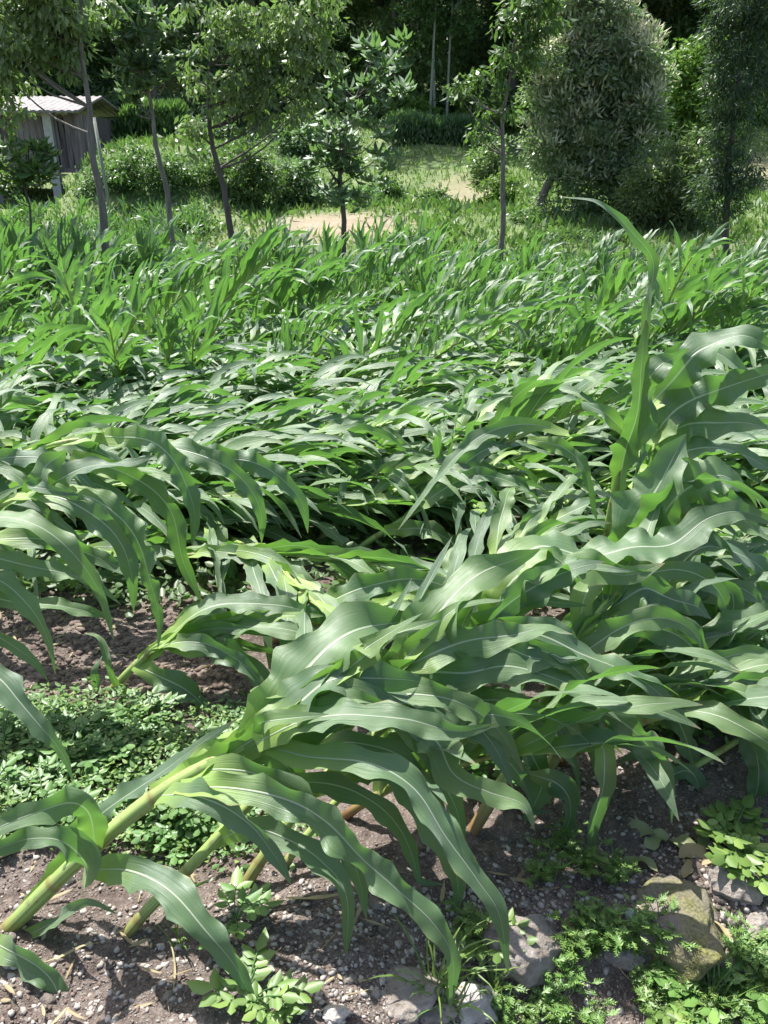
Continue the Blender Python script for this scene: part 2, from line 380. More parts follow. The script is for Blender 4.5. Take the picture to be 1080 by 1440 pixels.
# hero plants: stalks and leaves measured from the photo, each control point with its own distance
def hero(label, stalk, leaves, r0=.013, group=None, seed=0, whorl=3, under=4):
    rng = np.random.default_rng(seed)
    pts = [at(*p) for p in stalk]; b = pts[0].copy()
    e = empty('corn_plant', b, label, 'corn plant', group)
    path = catmull([(p - b) for p in pts], 26)
    mb = MB(); L = np.linalg.norm(np.diff(path, axis=0), axis=1).sum()
    rad = []
    sp2 = catmull(list(path), 90)
    for i in range(90):
        s = i / 89; fr_ = (s * L / .145) % 1
        rad.append(r0 * (1.12 - .3 * s - .5 * max(0, s - .8) / .2) * (1.0 + .13 * fr_ + (.1 if fr_ < .08 else 0)))
    mb.tube([Vector(p) for p in sp2], rad, 14); mb.build('stalk', M['stalk'], e)
    for k, lf in enumerate(leaves):
        px = [at(*p) - b for p in lf['p']]
        wpx = lf.get('w', 50); mid = lf['p'][len(lf['p']) // 2]
        wd = wpx * mpp(at(*mid)) * .98
        n = max(34, int(len(px) * 12))
        pc = catmull(px, n); tt = np.linspace(0, 1, n)[:, None]; ph_ = rng.uniform(0, 6.28, 3)
        pc = pc + .006 * np.sin(tt * rng.uniform(5, 12, 3) + ph_) * np.sin(tt * 3.14)
        V, Fc, U = leaf_arrays(pc, wd, rng, ref=lf.get('n', (-.1, -.6, .8)), fold=lf.get('fold', .2),
                               ruffle=lf.get('ruf', .26) * 1.75, roll=lf.get('roll', (0, 0)), base=lf.get('base', .45))
        o = mesh_obj('leaf', V, Fc, M['corn'], e, uv=U)
        if lf.get('label'): o['label'] = lf['label']
    # rolled young leaves round the growing point
    m0 = int(25 * .5); dirn = path[-1] - path[-5]; dirn /= np.linalg.norm(dirn)
    if whorl:
        side = np.cross(dirn, [0, 0, 1.0]); side /= np.linalg.norm(side); upv = np.cross(side, dirn)
        for k in range(whorl):
            i0 = int(25 * (.52 + .44 * k / whorl)); p0 = path[i0]; a_ = rng.uniform(-1, 1); ln = rng.uniform(.3, .48)
            off = side * a_ * .6 + upv * rng.uniform(.0, .55); q = [p0, p0 + (path[min(25, i0 + 6)] - p0) + off * .035, p0 + dirn * ln * .62 + off * .13, p0 + dirn * ln + off * .26 - np.array([0, 0, rng.uniform(0, .12)])]
            V, Fc, U = leaf_arrays(catmull(q, 44), r0 * 4.6, rng, ref=tuple(upv * .5 + off + [0, -.3, 0]), fold=.42, ruffle=.34, base=.75)
            U = U.copy(); U[:, 1] *= rng.uniform(.15, .5); o = mesh_obj('leaf', V, Fc, M['corn'], e, uv=U); o['label'] = 'bright yellow-green young leaf'
    for k in range(under):                       # dark lower leaves hanging from the shaded side
        i0 = int(25 * rng.uniform(.52, .9)); tgk = path[i0 + 1] - path[i0]; tgk /= np.linalg.norm(tgk); sg = rng.choice([-1, 1])
        side = np.cross(tgk, [0, 0, 1.0]); pth = grow_leaf(path[i0], tgk * .8 + side * sg * rng.uniform(.2, .8) + [0, 0, .25], rng.uniform(.4, .62), np.array([1.0, -.1, 0]) * .9, rng.uniform(3, 6), rng, 40, -b.z)
        V, Fc, U = leaf_arrays(pth, rng.uniform(.055, .085), rng, ref=(rng.normal(0, .3), -.6, .8), fold=.25, ruffle=.36, transport=True)
        mesh_obj('leaf', V, Fc, M['corn'], e, uv=U)
    return e
def grow_leaf(p0, d0, length, wind, droop, rng, n, floor=0.0):
    p = np.array(p0, float); d = np.array(d0, float); d /= np.linalg.norm(d); st = length / (n - 1); out = [p.copy()]; jit = .17 / math.sqrt(n)
    for i in range(n - 1):
        t = i / (n - 1)
        d = d + wind * st * 1.3 + np.array([0, 0, -1]) * st * droop * (0.3 + 2.6 * t) + rng.normal(0, jit, 3)
        d /= np.linalg.norm(d)
        if p[2] < floor + .04 and d[2] < 0: d[2] *= .1; d /= np.linalg.norm(d)
        p = p + d * st; p[2] = max(p[2], floor + .012); out.append(p.copy())
    return np.array(out)
def L_(w, *p, **k): d = dict(w=w, p=p); d.update(k); return d

HERO_G = 'wind flattened corn plants at the front edge'
hero('long bent corn plant with thick yellow-green stalk crossing the bottom left corner',
     [(-45, 1365, 1.16), (50, 1268, 1.2), (130, 1192, 1.23), (230, 1112, 1.27), (345, 1047, 1.31), (430, 985, 1.36), (520, 920, 1.42)],
     [L_(60, (250, 1108, 1.25), (320, 1110, 1.2), (400, 1126, 1.15), (455, 1155, 1.12), (505, 1200, 1.09), (560, 1245, 1.06), (610, 1295, 1.03), (636, 1350, 1.01), (632, 1425, 1.0)),
      L_(58, (365, 1045, 1.3), (430, 1062, 1.26), (520, 1072, 1.22), (580, 1110, 1.19), (622, 1180, 1.14), (668, 1240, 1.1), (703, 1290, 1.07), (715, 1370, 1.05)),
      L_(62, (122, 1222, 1.2), (180, 1228, 1.15), (235, 1252, 1.1), (285, 1300, 1.05), (325, 1345, 1.02), (348, 1390, 1.0), (364, 1440, .98)),
      L_(56, (135, 1190, 1.22), (128, 1150, 1.2), (95, 1132, 1.17), (45, 1140, 1.12), (0, 1160, 1.08), (-60, 1195, 1.05)),
      L_(56, (118, 1250, 1.18), (120, 1215, 1.16), (90, 1185, 1.13), (40, 1180, 1.1), (0, 1192, 1.07), (-60, 1215, 1.05)),
      L_(44, (30, 1285, 1.21), (85, 1222, 1.25), (130, 1165, 1.28), (200, 1100, 1.31), (290, 1040, 1.34), (335, 1010, 1.36)),
      L_(50, (-20, 1318, 1.15), (30, 1345, 1.1), (70, 1385, 1.06), (95, 1430, 1.03), (110, 1470, 1.0)),
      L_(26, (20, 1322, 1.18), (75, 1300, 1.16), (120, 1268, 1.14), (165, 1285, 1.12)),
      L_(112, (345, 1050, 1.3), (395, 992, 1.36), (440, 935, 1.42), (490, 895, 1.48), (555, 878, 1.55), (600, 872, 1.6), ruf=.2, n=(0, -.8, .6)),
      L_(88, (350, 1048, 1.3), (410, 995, 1.33), (465, 962, 1.36), (530, 950, 1.4), (605, 962, 1.42), ruf=.22),
      L_(62, (360, 1045, 1.28), (420, 1018, 1.28), (490, 1000, 1.28), (560, 1008, 1.27), (640, 1030, 1.25), (700, 1018, 1.24)),
      L_(70, (365, 1050, 1.3), (430, 1025, 1.33), (500, 975, 1.36), (570, 985, 1.38), (640, 1020, 1.38), n=(.2, -.4, .9)),
      ], r0=.016, seed=1, whorl=5, under=5, group=HERO_G)
hero('corn plant leaning right from a reddish root base at the bottom left edge',
     [(138, 1362, 1.16), (205, 1282, 1.2), (262, 1225, 1.24), (330, 1152, 1.3), (400, 1082, 1.36), (475, 1012, 1.42), (570, 930, 1.5)],
     [L_(48, (300, 1185, 1.28), (350, 1165, 1.24), (410, 1180, 1.2), (455, 1210, 1.16), (488, 1260, 1.12), (486, 1345, 1.1)),
      L_(30, (205, 1285, 1.2), (230, 1260, 1.24), (275, 1250, 1.3), (320, 1232, 1.34)),
      L_(70, (470, 1012, 1.42), (540, 960, 1.46), (600, 945, 1.5), (660, 948, 1.5), (720, 940, 1.52), (800, 962, 1.5), (850, 990, 1.48), (900, 1032, 1.46)),
      L_(66, (500, 1000, 1.42), (560, 1010, 1.38), (610, 1045, 1.34), (640, 1090, 1.3), (690, 1110, 1.27), (735, 1130, 1.25), (752, 1168, 1.23)),
      L_(55, (520, 975, 1.46), (600, 985, 1.42), (660, 1015, 1.4), (700, 1060, 1.36), (722, 1110, 1.33)),
      L_(84, (540, 945, 1.48), (590, 892, 1.54), (640, 842, 1.6), (690, 802, 1.66), (760, 772, 1.7), ruf=.2, n=(-.1, -.8, .6)),
      L_(60, (545, 950, 1.48), (600, 920, 1.5), (660, 905, 1.52), (715, 893, 1.53), (760, 884, 1.55), (805, 892, 1.55)),
      ], r0=.0115, seed=2, whorl=6, under=6, group=HERO_G)
hero('corn plant with a short bare stalk rising from between two rooted stalks near the front',
     [(322, 1285, 1.28), (370, 1205, 1.32), (440, 1112, 1.4), (492, 1062, 1.46), (600, 970, 1.56), (690, 880, 1.66), (760, 830, 1.74)],
     [L_(50, (440, 1112, 1.4), (500, 1085, 1.36), (560, 1095, 1.32), (600, 1150, 1.28), (640, 1230, 1.25), (640, 1300, 1.24), n=(.1, -.8, .5)),
      L_(66, (600, 970, 1.56), (650, 930, 1.55), (695, 912, 1.55), (750, 925, 1.54), (830, 932, 1.54)),
      L_(62, (640, 930, 1.58), (700, 890, 1.6), (765, 893, 1.58), (820, 918, 1.56), (865, 940, 1.54), (920, 972, 1.52), (972, 1018, 1.5)),
      L_(72, (680, 890, 1.64), (720, 815, 1.7), (765, 800, 1.72), (830, 798, 1.74), (885, 808, 1.74), (935, 792, 1.76)),
      L_(78, (690, 885, 1.66), (715, 810, 1.72), (760, 772, 1.78), (830, 785, 1.8), (890, 768, 1.82), (945, 762, 1.84), (995, 728, 1.88), (1045, 720, 1.9), (1100, 742, 1.92), ruf=.24),
      L_(64, (650, 925, 1.6), (700, 862, 1.64), (750, 825, 1.67), (815, 800, 1.7), (850, 790, 1.74), n=(.1, -.8, .55)),
      L_(44, (560, 1010, 1.52), (600, 1060, 1.48), (640, 1130, 1.44), (650, 1200, 1.42)),
      ], r0=.012, seed=3, whorl=5, under=6, group=HERO_G)
hero('slim yellowish corn stalk leaning just right of the short bare stalk at the front',
     [(352, 1285, 1.3), (412, 1200, 1.36), (490, 1108, 1.44), (560, 1040, 1.52), (650, 960, 1.6)],
     [L_(46, (560, 1040, 1.52), (620, 1000, 1.5), (690, 985, 1.48), (750, 995, 1.46), (800, 1012, 1.44), (822, 1058, 1.42)),
      L_(50, (600, 1000, 1.56), (660, 985, 1.52), (700, 1010, 1.48), (760, 1030, 1.46), (810, 1080, 1.42)),
      L_(44, (640, 970, 1.6), (700, 940, 1.62), (770, 950, 1.6), (830, 985, 1.56), (880, 1010, 1.54)),
      L_(20, (365, 1272, 1.3), (400, 1258, 1.28), (440, 1262, 1.25), label='dry straw-coloured leaf')],
     r0=.009, seed=4, whorl=3, under=4, group=HERO_G)
hero('corn plant in the thick of the right mass with a pale leaf hanging straight down',
     [(655, 1185, 1.45), (700, 1110, 1.5), (735, 1050, 1.56), (780, 960, 1.62), (830, 880, 1.7), (900, 800, 1.82)],
     [L_(46, (842, 1035, 1.5), (850, 1060, 1.46), (846, 1105, 1.43), (838, 1155, 1.42), (830, 1198, 1.42), n=(.1, -1, .2), ruf=.1, fold=.3),
      L_(56, (900, 800, 1.82), (890, 840, 1.76), (880, 890, 1.73), (868, 935, 1.72), n=(0, -1, .25), ruf=.12),
      L_(60, (850, 860, 1.74), (910, 830, 1.74), (970, 850, 1.74), (1000, 870, 1.74)),
      L_(54, (735, 1050, 1.56), (790, 1000, 1.52), (850, 1000, 1.48), (905, 1040, 1.45), (940, 1100, 1.44), (945, 1160, 1.43), n=(.1, -.9, .4)),
      L_(38, (720, 1080, 1.52), (780, 1100, 1.48), (800, 1150, 1.46), (775, 1210, 1.46), n=(.1, -.9, .4)),
      L_(50, (780, 960, 1.62), (820, 1000, 1.58), (835, 1050, 1.54), (842, 1100, 1.52)),
      L_(48, (760, 990, 1.6), (740, 1040, 1.55), (760, 1100, 1.52), (735, 1170, 1.5), n=(.1, -.9, .3)),
      ], r0=.0135, seed=5, whorl=4, under=8, group='bent corn plants of the right mass')
hero('corn plant at the right with a curled yellow leaf and long drooping leaf',
     [(745, 1130, 1.6), (800, 1030, 1.68), (850, 950, 1.76), (905, 880, 1.84), (980, 790, 1.96)],
     [L_(58, (880, 910, 1.8), (915, 905, 1.76), (960, 930, 1.72), (1008, 962, 1.68), (1038, 1010, 1.64), (1060, 1060, 1.6), (1064, 1112, 1.58), (1040, 1170, 1.56)),
      L_(30, (898, 955, 1.78), (925, 922, 1.76), (962, 900, 1.74), (986, 912, 1.72), (985, 945, 1.71), label='curled yellow leaf'),
      L_(40, (950, 930, 1.74), (1010, 942, 1.7), (1055, 955, 1.68), (1090, 985, 1.66)),
      L_(64, (905, 880, 1.84), (950, 800, 1.9), (1000, 770, 1.96), (1060, 790, 2.0), (1110, 850, 2.0)),
      L_(54, (860, 930, 1.78), (910, 960, 1.74), (950, 1010, 1.7), (975, 1070, 1.67), (985, 1130, 1.66)),
      L_(46, (930, 850, 1.88), (985, 840, 1.86), (1030, 830, 1.86), (1025, 870, 1.84), (990, 905, 1.83)),
      ], r0=.0135, seed=6, whorl=2, under=5, group='bent corn plants of the right mass')
hero('corn plant with two very broad pale leaves folded upright at the right edge',
     [(800, 960, 2.05), (850, 860, 2.08), (885, 770, 2.1), (900, 735, 2.1)],
     [L_(96, (872, 800, 1.98), (893, 735, 2.0), (918, 690, 2.02), (945, 645, 2.05), (965, 610, 2.1), n=(-.3, -.9, .3), ruf=.12, base=.6),
      L_(100, (885, 790, 2.0), (935, 722, 2.0), (970, 685, 2.02), (1010, 668, 2.05), (1050, 690, 2.08), n=(-.2, -.9, .35), ruf=.18, base=.6),
      L_(66, (890, 765, 2.05), (930, 745, 2.02), (985, 720, 2.0), (1035, 725, 1.98), (1085, 762, 1.96)),
      L_(60, (885, 780, 2.1), (930, 760, 2.1), (980, 770, 2.08), (1030, 800, 2.04), (1075, 850, 2.02)),
      L_(44, (860, 830, 2.08), (840, 860, 2.04), (800, 880, 2.0), (770, 930, 1.98))],
     r0=.013, seed=7, whorl=2, under=6, group='bent corn plants of the right mass')
hero('lone upright corn plant standing above the rest, top leaf curling left against the meadow',
     [(845, 800, 2.55), (860, 715, 2.5), (878, 640, 2.45), (893, 570, 2.4), (903, 500, 2.36), (908, 450, 2.34)],
     [L_(22, (903, 500, 2.36), (912, 440, 2.33), (918, 392, 2.31), (914, 360, 2.3), (888, 330, 2.29), (866, 305, 2.28), (838, 285, 2.27), (785, 276, 2.26), n=(-.5, -.7, .5), ruf=.12),
      L_(46, (868, 700, 2.48), (880, 640, 2.42), (895, 570, 2.36), (905, 500, 2.33), (908, 450, 2.33), n=(-.4, -.9, .1), ruf=.16, fold=.35),
      L_(30, (880, 610, 2.44), (845, 577, 2.4), (800, 560, 2.38), (752, 578, 2.36), ruf=.2),
      L_(36, (895, 560, 2.4), (920, 525, 2.42), (942, 505, 2.44), (970, 490, 2.46), n=(.2, -.9, .3)),
      L_(28, (800, 610, 2.5), (745, 596, 2.46), (690, 610, 2.42), (640, 645, 2.38), (595, 695, 2.34), (560, 745, 2.3), ruf=.14),
      L_(26, (742, 618, 2.46), (790, 628, 2.44), (818, 660, 2.42), (832, 700, 2.4), (840, 735, 2.38)),
      L_(34, (885, 640, 2.44), (905, 600, 2.46), (915, 560, 2.48), (918, 510, 2.5), n=(.4, -.9, .1)),
      ], r0=.012, seed=8, whorl=0, under=0)
hero('corn plant at the right edge with grey-sheened leaves fanned up and over',
     [(1010, 860, 2.7), (960, 760, 2.6), (915, 660, 2.55), (930, 600, 2.5)],
     [L_(70, (915, 570, 2.55), (962, 515, 2.55), (1002, 485, 2.55), (1042, 472, 2.53), (1090, 492, 2.5), ruf=.2, n=(-.3, -.8, .5)),
      L_(60, (895, 640, 2.5), (950, 580, 2.5), (1010, 548, 2.48), (1085, 525, 2.46), (1130, 530, 2.45), ruf=.24, n=(-.1, -.8, .6)),
      L_(56, (920, 620, 2.5), (970, 598, 2.48), (1030, 592, 2.45), (1090, 605, 2.42)),
      L_(50, (920, 650, 2.48), (990, 630, 2.44), (1050, 640, 2.4), (1100, 670, 2.37)),
      L_(56, (915, 560, 2.6), (960, 500, 2.64), (1010, 500, 2.66), (1070, 540, 2.66), n=(.2, -.9, .4)),
      L_(50, (900, 660, 2.5), (960, 670, 2.46), (1020, 700, 2.42), (1080, 760, 2.38)),
      L_(46, (890, 690, 2.52), (940, 640, 2.54), (1000, 600, 2.56), (1060, 580, 2.58))],
     r0=.013, seed=9)
LG = 'corn plants leaning in from the left edge'
hero('corn plant leaning in at the left edge with arching grey-green leaves over the soil',
     [(-330, 1050, 2.0), (-240, 900, 2.0), (-130, 780, 2.0), (-20, 720, 2.02), (60, 690, 2.04)],
     [L_(44, (20, 700, 2.02), (80, 700, 2.0), (140, 733, 1.98), (172, 768, 1.96), (186, 810, 1.95), (188, 860, 1.95)),
      L_(46, (60, 690, 2.04), (130, 700, 2.02), (180, 745, 2.0), (207, 805, 1.98), (225, 865, 1.97), (222, 912, 1.97)),
      L_(46, (-90, 750, 1.98), (-20, 728, 1.94), (50, 740, 1.92), (105, 780, 1.9), (142, 838, 1.88), (160, 900, 1.87)),
      L_(42, (-100, 790, 1.96), (-20, 780, 1.92), (60, 798, 1.9), (130, 822, 1.9), (170, 850, 1.9)),
      L_(44, (-140, 800, 1.92), (-30, 805, 1.88), (35, 852, 1.84), (68, 900, 1.82), (78, 948, 1.81)),
      L_(36, (-120, 850, 1.9), (-20, 890, 1.84), (40, 922, 1.8), (68, 958, 1.78)),
      L_(50, (40, 700, 2.05), (62, 665, 2.06), (92, 632, 2.08), n=(.2, -.9, .3)),
      L_(36, (60, 690, 2.05), (110, 660, 2.05), (165, 655, 2.05), (218, 640, 2.07)),
      L_(40, (-60, 820, 1.9), (20, 850, 1.92), (90, 850, 1.96), (160, 870, 2.0)),
      L_(38, (-40, 760, 2.0), (60, 760, 2.05), (150, 790, 2.08), (220, 820, 2.1))],
     r0=.014, seed=10, group=LG)
hero('corn plant from the left edge with three long leaves sweeping right and down',
     [(-260, 900, 2.4), (-180, 780, 2.4), (-60, 680, 2.4), (60, 630, 2.4), (150, 612, 2.4)],
     [L_(42, (130, 612, 2.38), (200, 618, 2.34), (243, 645, 2.3), (267, 690, 2.28), (275, 730, 2.27), (270, 768, 2.27)),
      L_(42, (160, 620, 2.4), (240, 628, 2.37), (300, 648, 2.34), (342, 678, 2.32), (365, 718, 2.3), (368, 765, 2.3)),
      L_(42, (200, 625, 2.42), (300, 642, 2.4), (360, 655, 2.38), (402, 678, 2.36), (426, 708, 2.35), (433, 750, 2.35)),
      L_(34, (-40, 660, 2.4), (20, 640, 2.36), (80, 650, 2.34), (130, 690, 2.32), (150, 740, 2.3)),
      L_(40, (-60, 690, 2.38), (0, 660, 2.38), (60, 655, 2.4), (110, 640, 2.44)),
      L_(34, (40, 640, 2.4), (100, 622, 2.5), (150, 640, 2.6), (200, 680, 2.6)),
      L_(40, (100, 640, 2.4), (180, 670, 2.4), (240, 720, 2.38), (260, 790, 2.36), (285, 850, 2.35))],
     r0=.013, seed=11, group=LG)
hero('corn plant mostly out of frame, one broad dark leaf dropping over the left ground cover',
     [(-220, 1130, 1.7), (-180, 1040, 1.68), (-110, 960, 1.64), (-60, 935, 1.6)],
     [L_(48, (-80, 930, 1.6), (-10, 950, 1.56), (32, 985, 1.52), (65, 1025, 1.48), (88, 1062, 1.46), (103, 1100, 1.45), ruf=.12)],
     r0=.013, seed=12, whorl=0, under=0, group=LG)
hero('small corn plant springing from bare soil at left, glowing yellow-green whorl',
     [(132, 1005, 2.02), (165, 962, 2.02), (200, 927, 2.03), (228, 905, 2.05), (300, 885, 2.1)],
     [L_(46, (226, 905, 2.05), (280, 862, 2.08), (340, 848, 2.1), (420, 858, 2.1), (480, 885, 2.08), ruf=.16),
      L_(44, (232, 905, 2.05), (300, 885, 2.06), (370, 882, 2.05), (440, 895, 2.03), (500, 920, 2.0), ruf=.16),
      L_(46, (240, 908, 2.05), (300, 910, 2.02), (350, 935, 1.98), (378, 975, 1.96), (395, 1000, 1.96)),
      L_(42, (190, 935, 2.02), (240, 960, 1.98), (290, 995, 1.95), (320, 1035, 1.93), n=(.1, -.6, .7)),
      L_(50, (235, 900, 2.06), (290, 868, 2.12), (350, 870, 2.18), (410, 890, 2.2)),
      L_(20, (140, 995, 2.0), (133, 950, 2.0), (145, 920, 2.02)),
      L_(18, (165, 965, 2.0), (152, 930, 2.0), (140, 900, 2.02), (118, 890, 2.03))],
     r0=.012, seed=13, whorl=4, under=1)
hero('corn plant lying low across the middle with leaves over the pink soil patch',
     [(462, 815, 2.95), (500, 775, 2.95), (560, 735, 2.98), (620, 700, 3.02), (690, 665, 3.1)],
     [L_(30, (560, 735, 2.98), (620, 690, 2.95), (680, 670, 2.92), (745, 690, 2.9), (790, 740, 2.88)),
      L_(30, (600, 712, 3.0), (660, 650, 3.05), (720, 625, 3.08), (780, 640, 3.1)),
      L_(30, (540, 745, 2.96), (600, 745, 2.9), (650, 770, 2.87), (700, 810, 2.85)),
      L_(28, (500, 775, 2.95), (560, 790, 2.9), (620, 800, 2.86))],
     r0=.012, seed=14)
hero('bare pale corn stalk lying from the pink soil up to the right, mid-field',
     [(418, 792, 3.0), (460, 750, 3.05), (505, 712, 3.1), (560, 690, 3.15), (620, 672, 3.2)],
     [L_(26, (505, 712, 3.1), (560, 670, 3.12), (620, 650, 3.1), (680, 660, 3.08)), L_(26, (540, 700, 3.14), (600, 700, 3.1), (650, 720, 3.06), (680, 760, 3.04)), L_(24, (560, 690, 3.15), (620, 640, 3.25), (690, 620, 3.3))],
     r0=.015, seed=21, under=2, group='bare stalks lying mid-field')
hero('second pale corn stalk lying beside the pink soil, leaves piled to its right',
     [(385, 770, 3.15), (430, 735, 3.2), (500, 690, 3.3), (570, 665, 3.35)],
     [L_(26, (470, 708, 3.26), (520, 660, 3.3), (590, 640, 3.28), (650, 655, 3.25)), L_(24, (500, 690, 3.3), (560, 690, 3.2), (600, 715, 3.16), (625, 750, 3.14))],
     r0=.014, seed=22, under=2, group='bare stalks lying mid-field')
hero('corn plant with pale leaves arched over the soil just above the front whorl',
     [(380, 905, 2.3), (430, 880, 2.3), (500, 862, 2.3), (560, 850, 2.3)],
     [L_(48, (430, 868, 2.3), (500, 830, 2.25), (570, 812, 2.22), (630, 828, 2.2), (670, 860, 2.2)),
      L_(46, (450, 878, 2.3), (520, 860, 2.2), (590, 855, 2.15), (650, 870, 2.12)),
      L_(44, (420, 885, 2.3), (480, 840, 2.36), (560, 830, 2.4), (640, 845, 2.42)),
      L_(40, (470, 870, 2.3), (540, 880, 2.2), (600, 900, 2.12))],
     r0=.012, seed=15)
hero('thin corn stalk lying toward the right edge, low leaves over stony soil',
     [(880, 1130, 1.62), (940, 1100, 1.62), (1010, 1058, 1.64), (1075, 1020, 1.66), (1130, 990, 1.68)],
     [L_(24, (905, 1115, 1.62), (965, 1085, 1.6), (985, 1130, 1.57), (980, 1180, 1.56)),
      L_(28, (1060, 1030, 1.65), (1080, 1080, 1.6), (1075, 1140, 1.57), (1050, 1190, 1.55)),
      L_(22, (960, 1090, 1.62), (900, 1060, 1.64), (870, 1075, 1.66))], r0=.008, seed=16, whorl=0, under=1)

# ------------------------------------------------------------------ procedural corn plants
def corn_arrays(seed, height, a0, a1, nleaf, lw, ll, segs, cols, wind=1.0, upright=False, lift=1.0):
    """stalk angle from the horizontal goes a0 -> a1; leans toward +X. Returns stalk path, list of leaf arrays"""
    rng = np.random.default_rng(seed); n = 10; p = np.zeros(3); path = [p.copy()]; yaw = 0
    for i in range(n):
        a = R(a0 + (a1 - a0) * i / n) + rng.normal(0, .03); yaw += rng.normal(0, .05)
        d = np.array([math.cos(a) * math.cos(yaw), math.cos(a) * math.sin(yaw), math.sin(a)])
        p = p + d * height / n; p[2] = max(p[2], .02); path.append(p.copy())
    path = np.array(path); leaves = []; W = np.array([1.0, .1, 0]) * wind
    phi = rng.uniform(0, math.pi)
    for k in range(nleaf):
        s = .22 + .76 * k / (nleaf - 1); x = s * n; i = min(int(x), n - 1)
        q = path[i] * (1 - (x - i)) + path[i + 1] * (x - i); tg = path[i + 1] - path[i]; tg /= np.linalg.norm(tg)
        side = np.cross(tg, [0, 0, 1.0]); side /= np.linalg.norm(side) + 1e-6; upv = np.cross(side, tg)
        ang = phi + (k % 2) * math.pi + rng.normal(0, .35)
        lat = side * math.cos(ang) + upv * (abs(math.sin(ang)) * .8 + .25) * lift
        spread = (.75 - .45 * s) * (.55 if lift < 1 else 1)
        d0 = tg * (1 - spread * .5) + lat * spread
        L = ll * (0.6 + .45 * math.sin(math.pi * min(1, s * .95))) * rng.uniform(.85, 1.15)
        droop = 2.6 * (1.1 - .5 * s) * rng.uniform(.6, 1.3)
        pth = grow_leaf(q, d0, L, W * rng.uniform(.5, 1.2), droop, rng, segs)
        leaves.append(leaf_arrays(pth, lw * rng.uniform(.8, 1.15) * (1 - .2 * abs(s - .55)), rng, cols=cols, ref=tuple(upv * .8 + rng.normal(0, .25, 3)),
                                  fold=.25, ruffle=.42, roll=(rng.normal(0, .4), rng.normal(0, .7)), transport=True))
    return path, leaves
def build_plant(name, seed, height, a0, a1, nleaf=9, lw=.075, ll=.62, segs=20, cols=COLS_M, wind=1.0, r0=.0125, lift=1.0):
    e = empty(name, (0, 0, -50), 'corn plant', 'corn plant')
    path, lv = corn_arrays(seed, height, a0, a1, nleaf, lw, ll, segs, cols, wind, lift=lift)
    mb = MB(); m = len(path); mb.tube([Vector(p) for p in path], [r0 * (1 - .6 * i / (m - 1)) for i in range(m)], 7); mb.build('stalk', M['stalk'], e)
    for V, Fc, U in lv: mesh_obj('leaf', V, Fc, M['corn'], e, uv=U)
    return e
rs = random.Random(5)
KINDS = {'flat': [], 'lean': [], 'half': [], 'stand': []}
for i in range(6): KINDS['flat'].append(build_plant('corn_plant', 100 + i, 1.2, 15 + 3 * i, 2 - i, 12, .08, .6, lift=.55, wind=.8))
for i in range(5): KINDS['lean'].append(build_plant('corn_plant', 200 + i, 1.0, 46 + 3 * i, 2 + 4 * i, 13, .07, .5, wind=.55))
for i in range(5): KINDS['half'].append(build_plant('corn_plant', 300 + i, 1.0, 60 + 3 * i, 20 + 6 * i, 14, .062, .46, wind=.35))
for i in range(5): KINDS['stand'].append(build_plant('corn_plant', 400 + i, 1.0, 80, 60 + 3 * i, 13, .058, .42, wind=.15))
used = set()
def put_corn(kind, x, y, rz, s, label, group):
    v = rs.choice(KINDS[kind]); z = H(x, y) - .005
    if id(v) not in used:
        used.add(id(v)); v.location = (x, y, z); v.rotation_euler = (0, 0, rz); v.scale = (s,) * 3
        v['label'] = label; v['group'] = group; return v
    return copy_thing(v, (x, y, z), rz, s, label, group)
def pix(x, y, z):
    q = Vector((x, y, z - CAM_H)); zc = q.y * cp - q.z * sp; yc = q.y * sp + q.z * cp
    return 540 + F * q.x / zc, 720 - F * yc / zc
def side_word(px):
    return ('below the plank shed' if px < 150 else 'below the leaning trunks' if px < 290 else 'below the drooping-leaved tree' if px < 420 else
            'below the sandy patch' if px < 600 else 'below the slim bare trunk' if px < 740 else
            'below the round tree' if px < 930 else 'below the dark feathery tree')
def mound(x, y): return noise.noise(Vector((x * .75 + 3, y * .8, .5))) * 1.7
def swirl(x, y): return noise.noise(Vector((x * .6, y * .7 + 7, 4.5))) * 1.5
def zone_of(x, y):                      # how far the wind pushed the corn over, by place
    w_ = math.sin(x * 1.3 + y * .5) * .35 + math.sin(x * .6 - y * .9 + 1) * .35
    if y + w_ < 5.0: return 'flat' if rs.random() < .88 else 'lean'
    if y + w_ < 8.2: return 'half' if rs.random() < .5 else 'lean' if rs.random() < .88 else 'stand'
    return 'half' if rs.random() < .5 else 'stand'
WORDS = {'flat': ('flattened corn plant with leaves streaming right,', 'flattened corn'),
         'lean': ('corn plant bowed low with tangled leaves,', 'bowed corn'),
         'half': ('half-fallen corn plant with arching leaves,', 'half-fallen corn'),
         'stand': ('nearly upright young corn plant with spreading leaves,', 'upright corn')}
spots = []
yy = 2.35
while yy < 8.6:
    hw = yy * .5 / .93 + .55; gap = (.22 if yy < 3.5 else .3) + .01 * yy; xx = -hw - .35 + rs.uniform(0, gap)
    while xx < hw:
        spots.append((xx + rs.uniform(-.13, .13), yy + rs.uniform(-.19, .19))); xx += gap * rs.uniform(.8, 1.2)
    yy += .3 + .008 * yy
spots.sort(key=lambda s: s[1])
def keep(x, y):
    px, py = pix(x, y, 0)
    if y < 2.6: return px < -60 or px > 1000
    if 395 < px < 690 and 735 < py < 850: return False
    if y < 3.1: return not (90 < px < 800 and y < 2.7)
    if abs(x + 1.0) < .6 and abs(y - 6.0) < .45: return False
    if y > 4.8 and noise.noise(Vector((x * .75 + 3, y * .8, .5))) * 1.7 < -.62: return False
    return True
spots = [s for s in spots if keep(*s)][:276]
ymax = max(s[1] for s in spots)
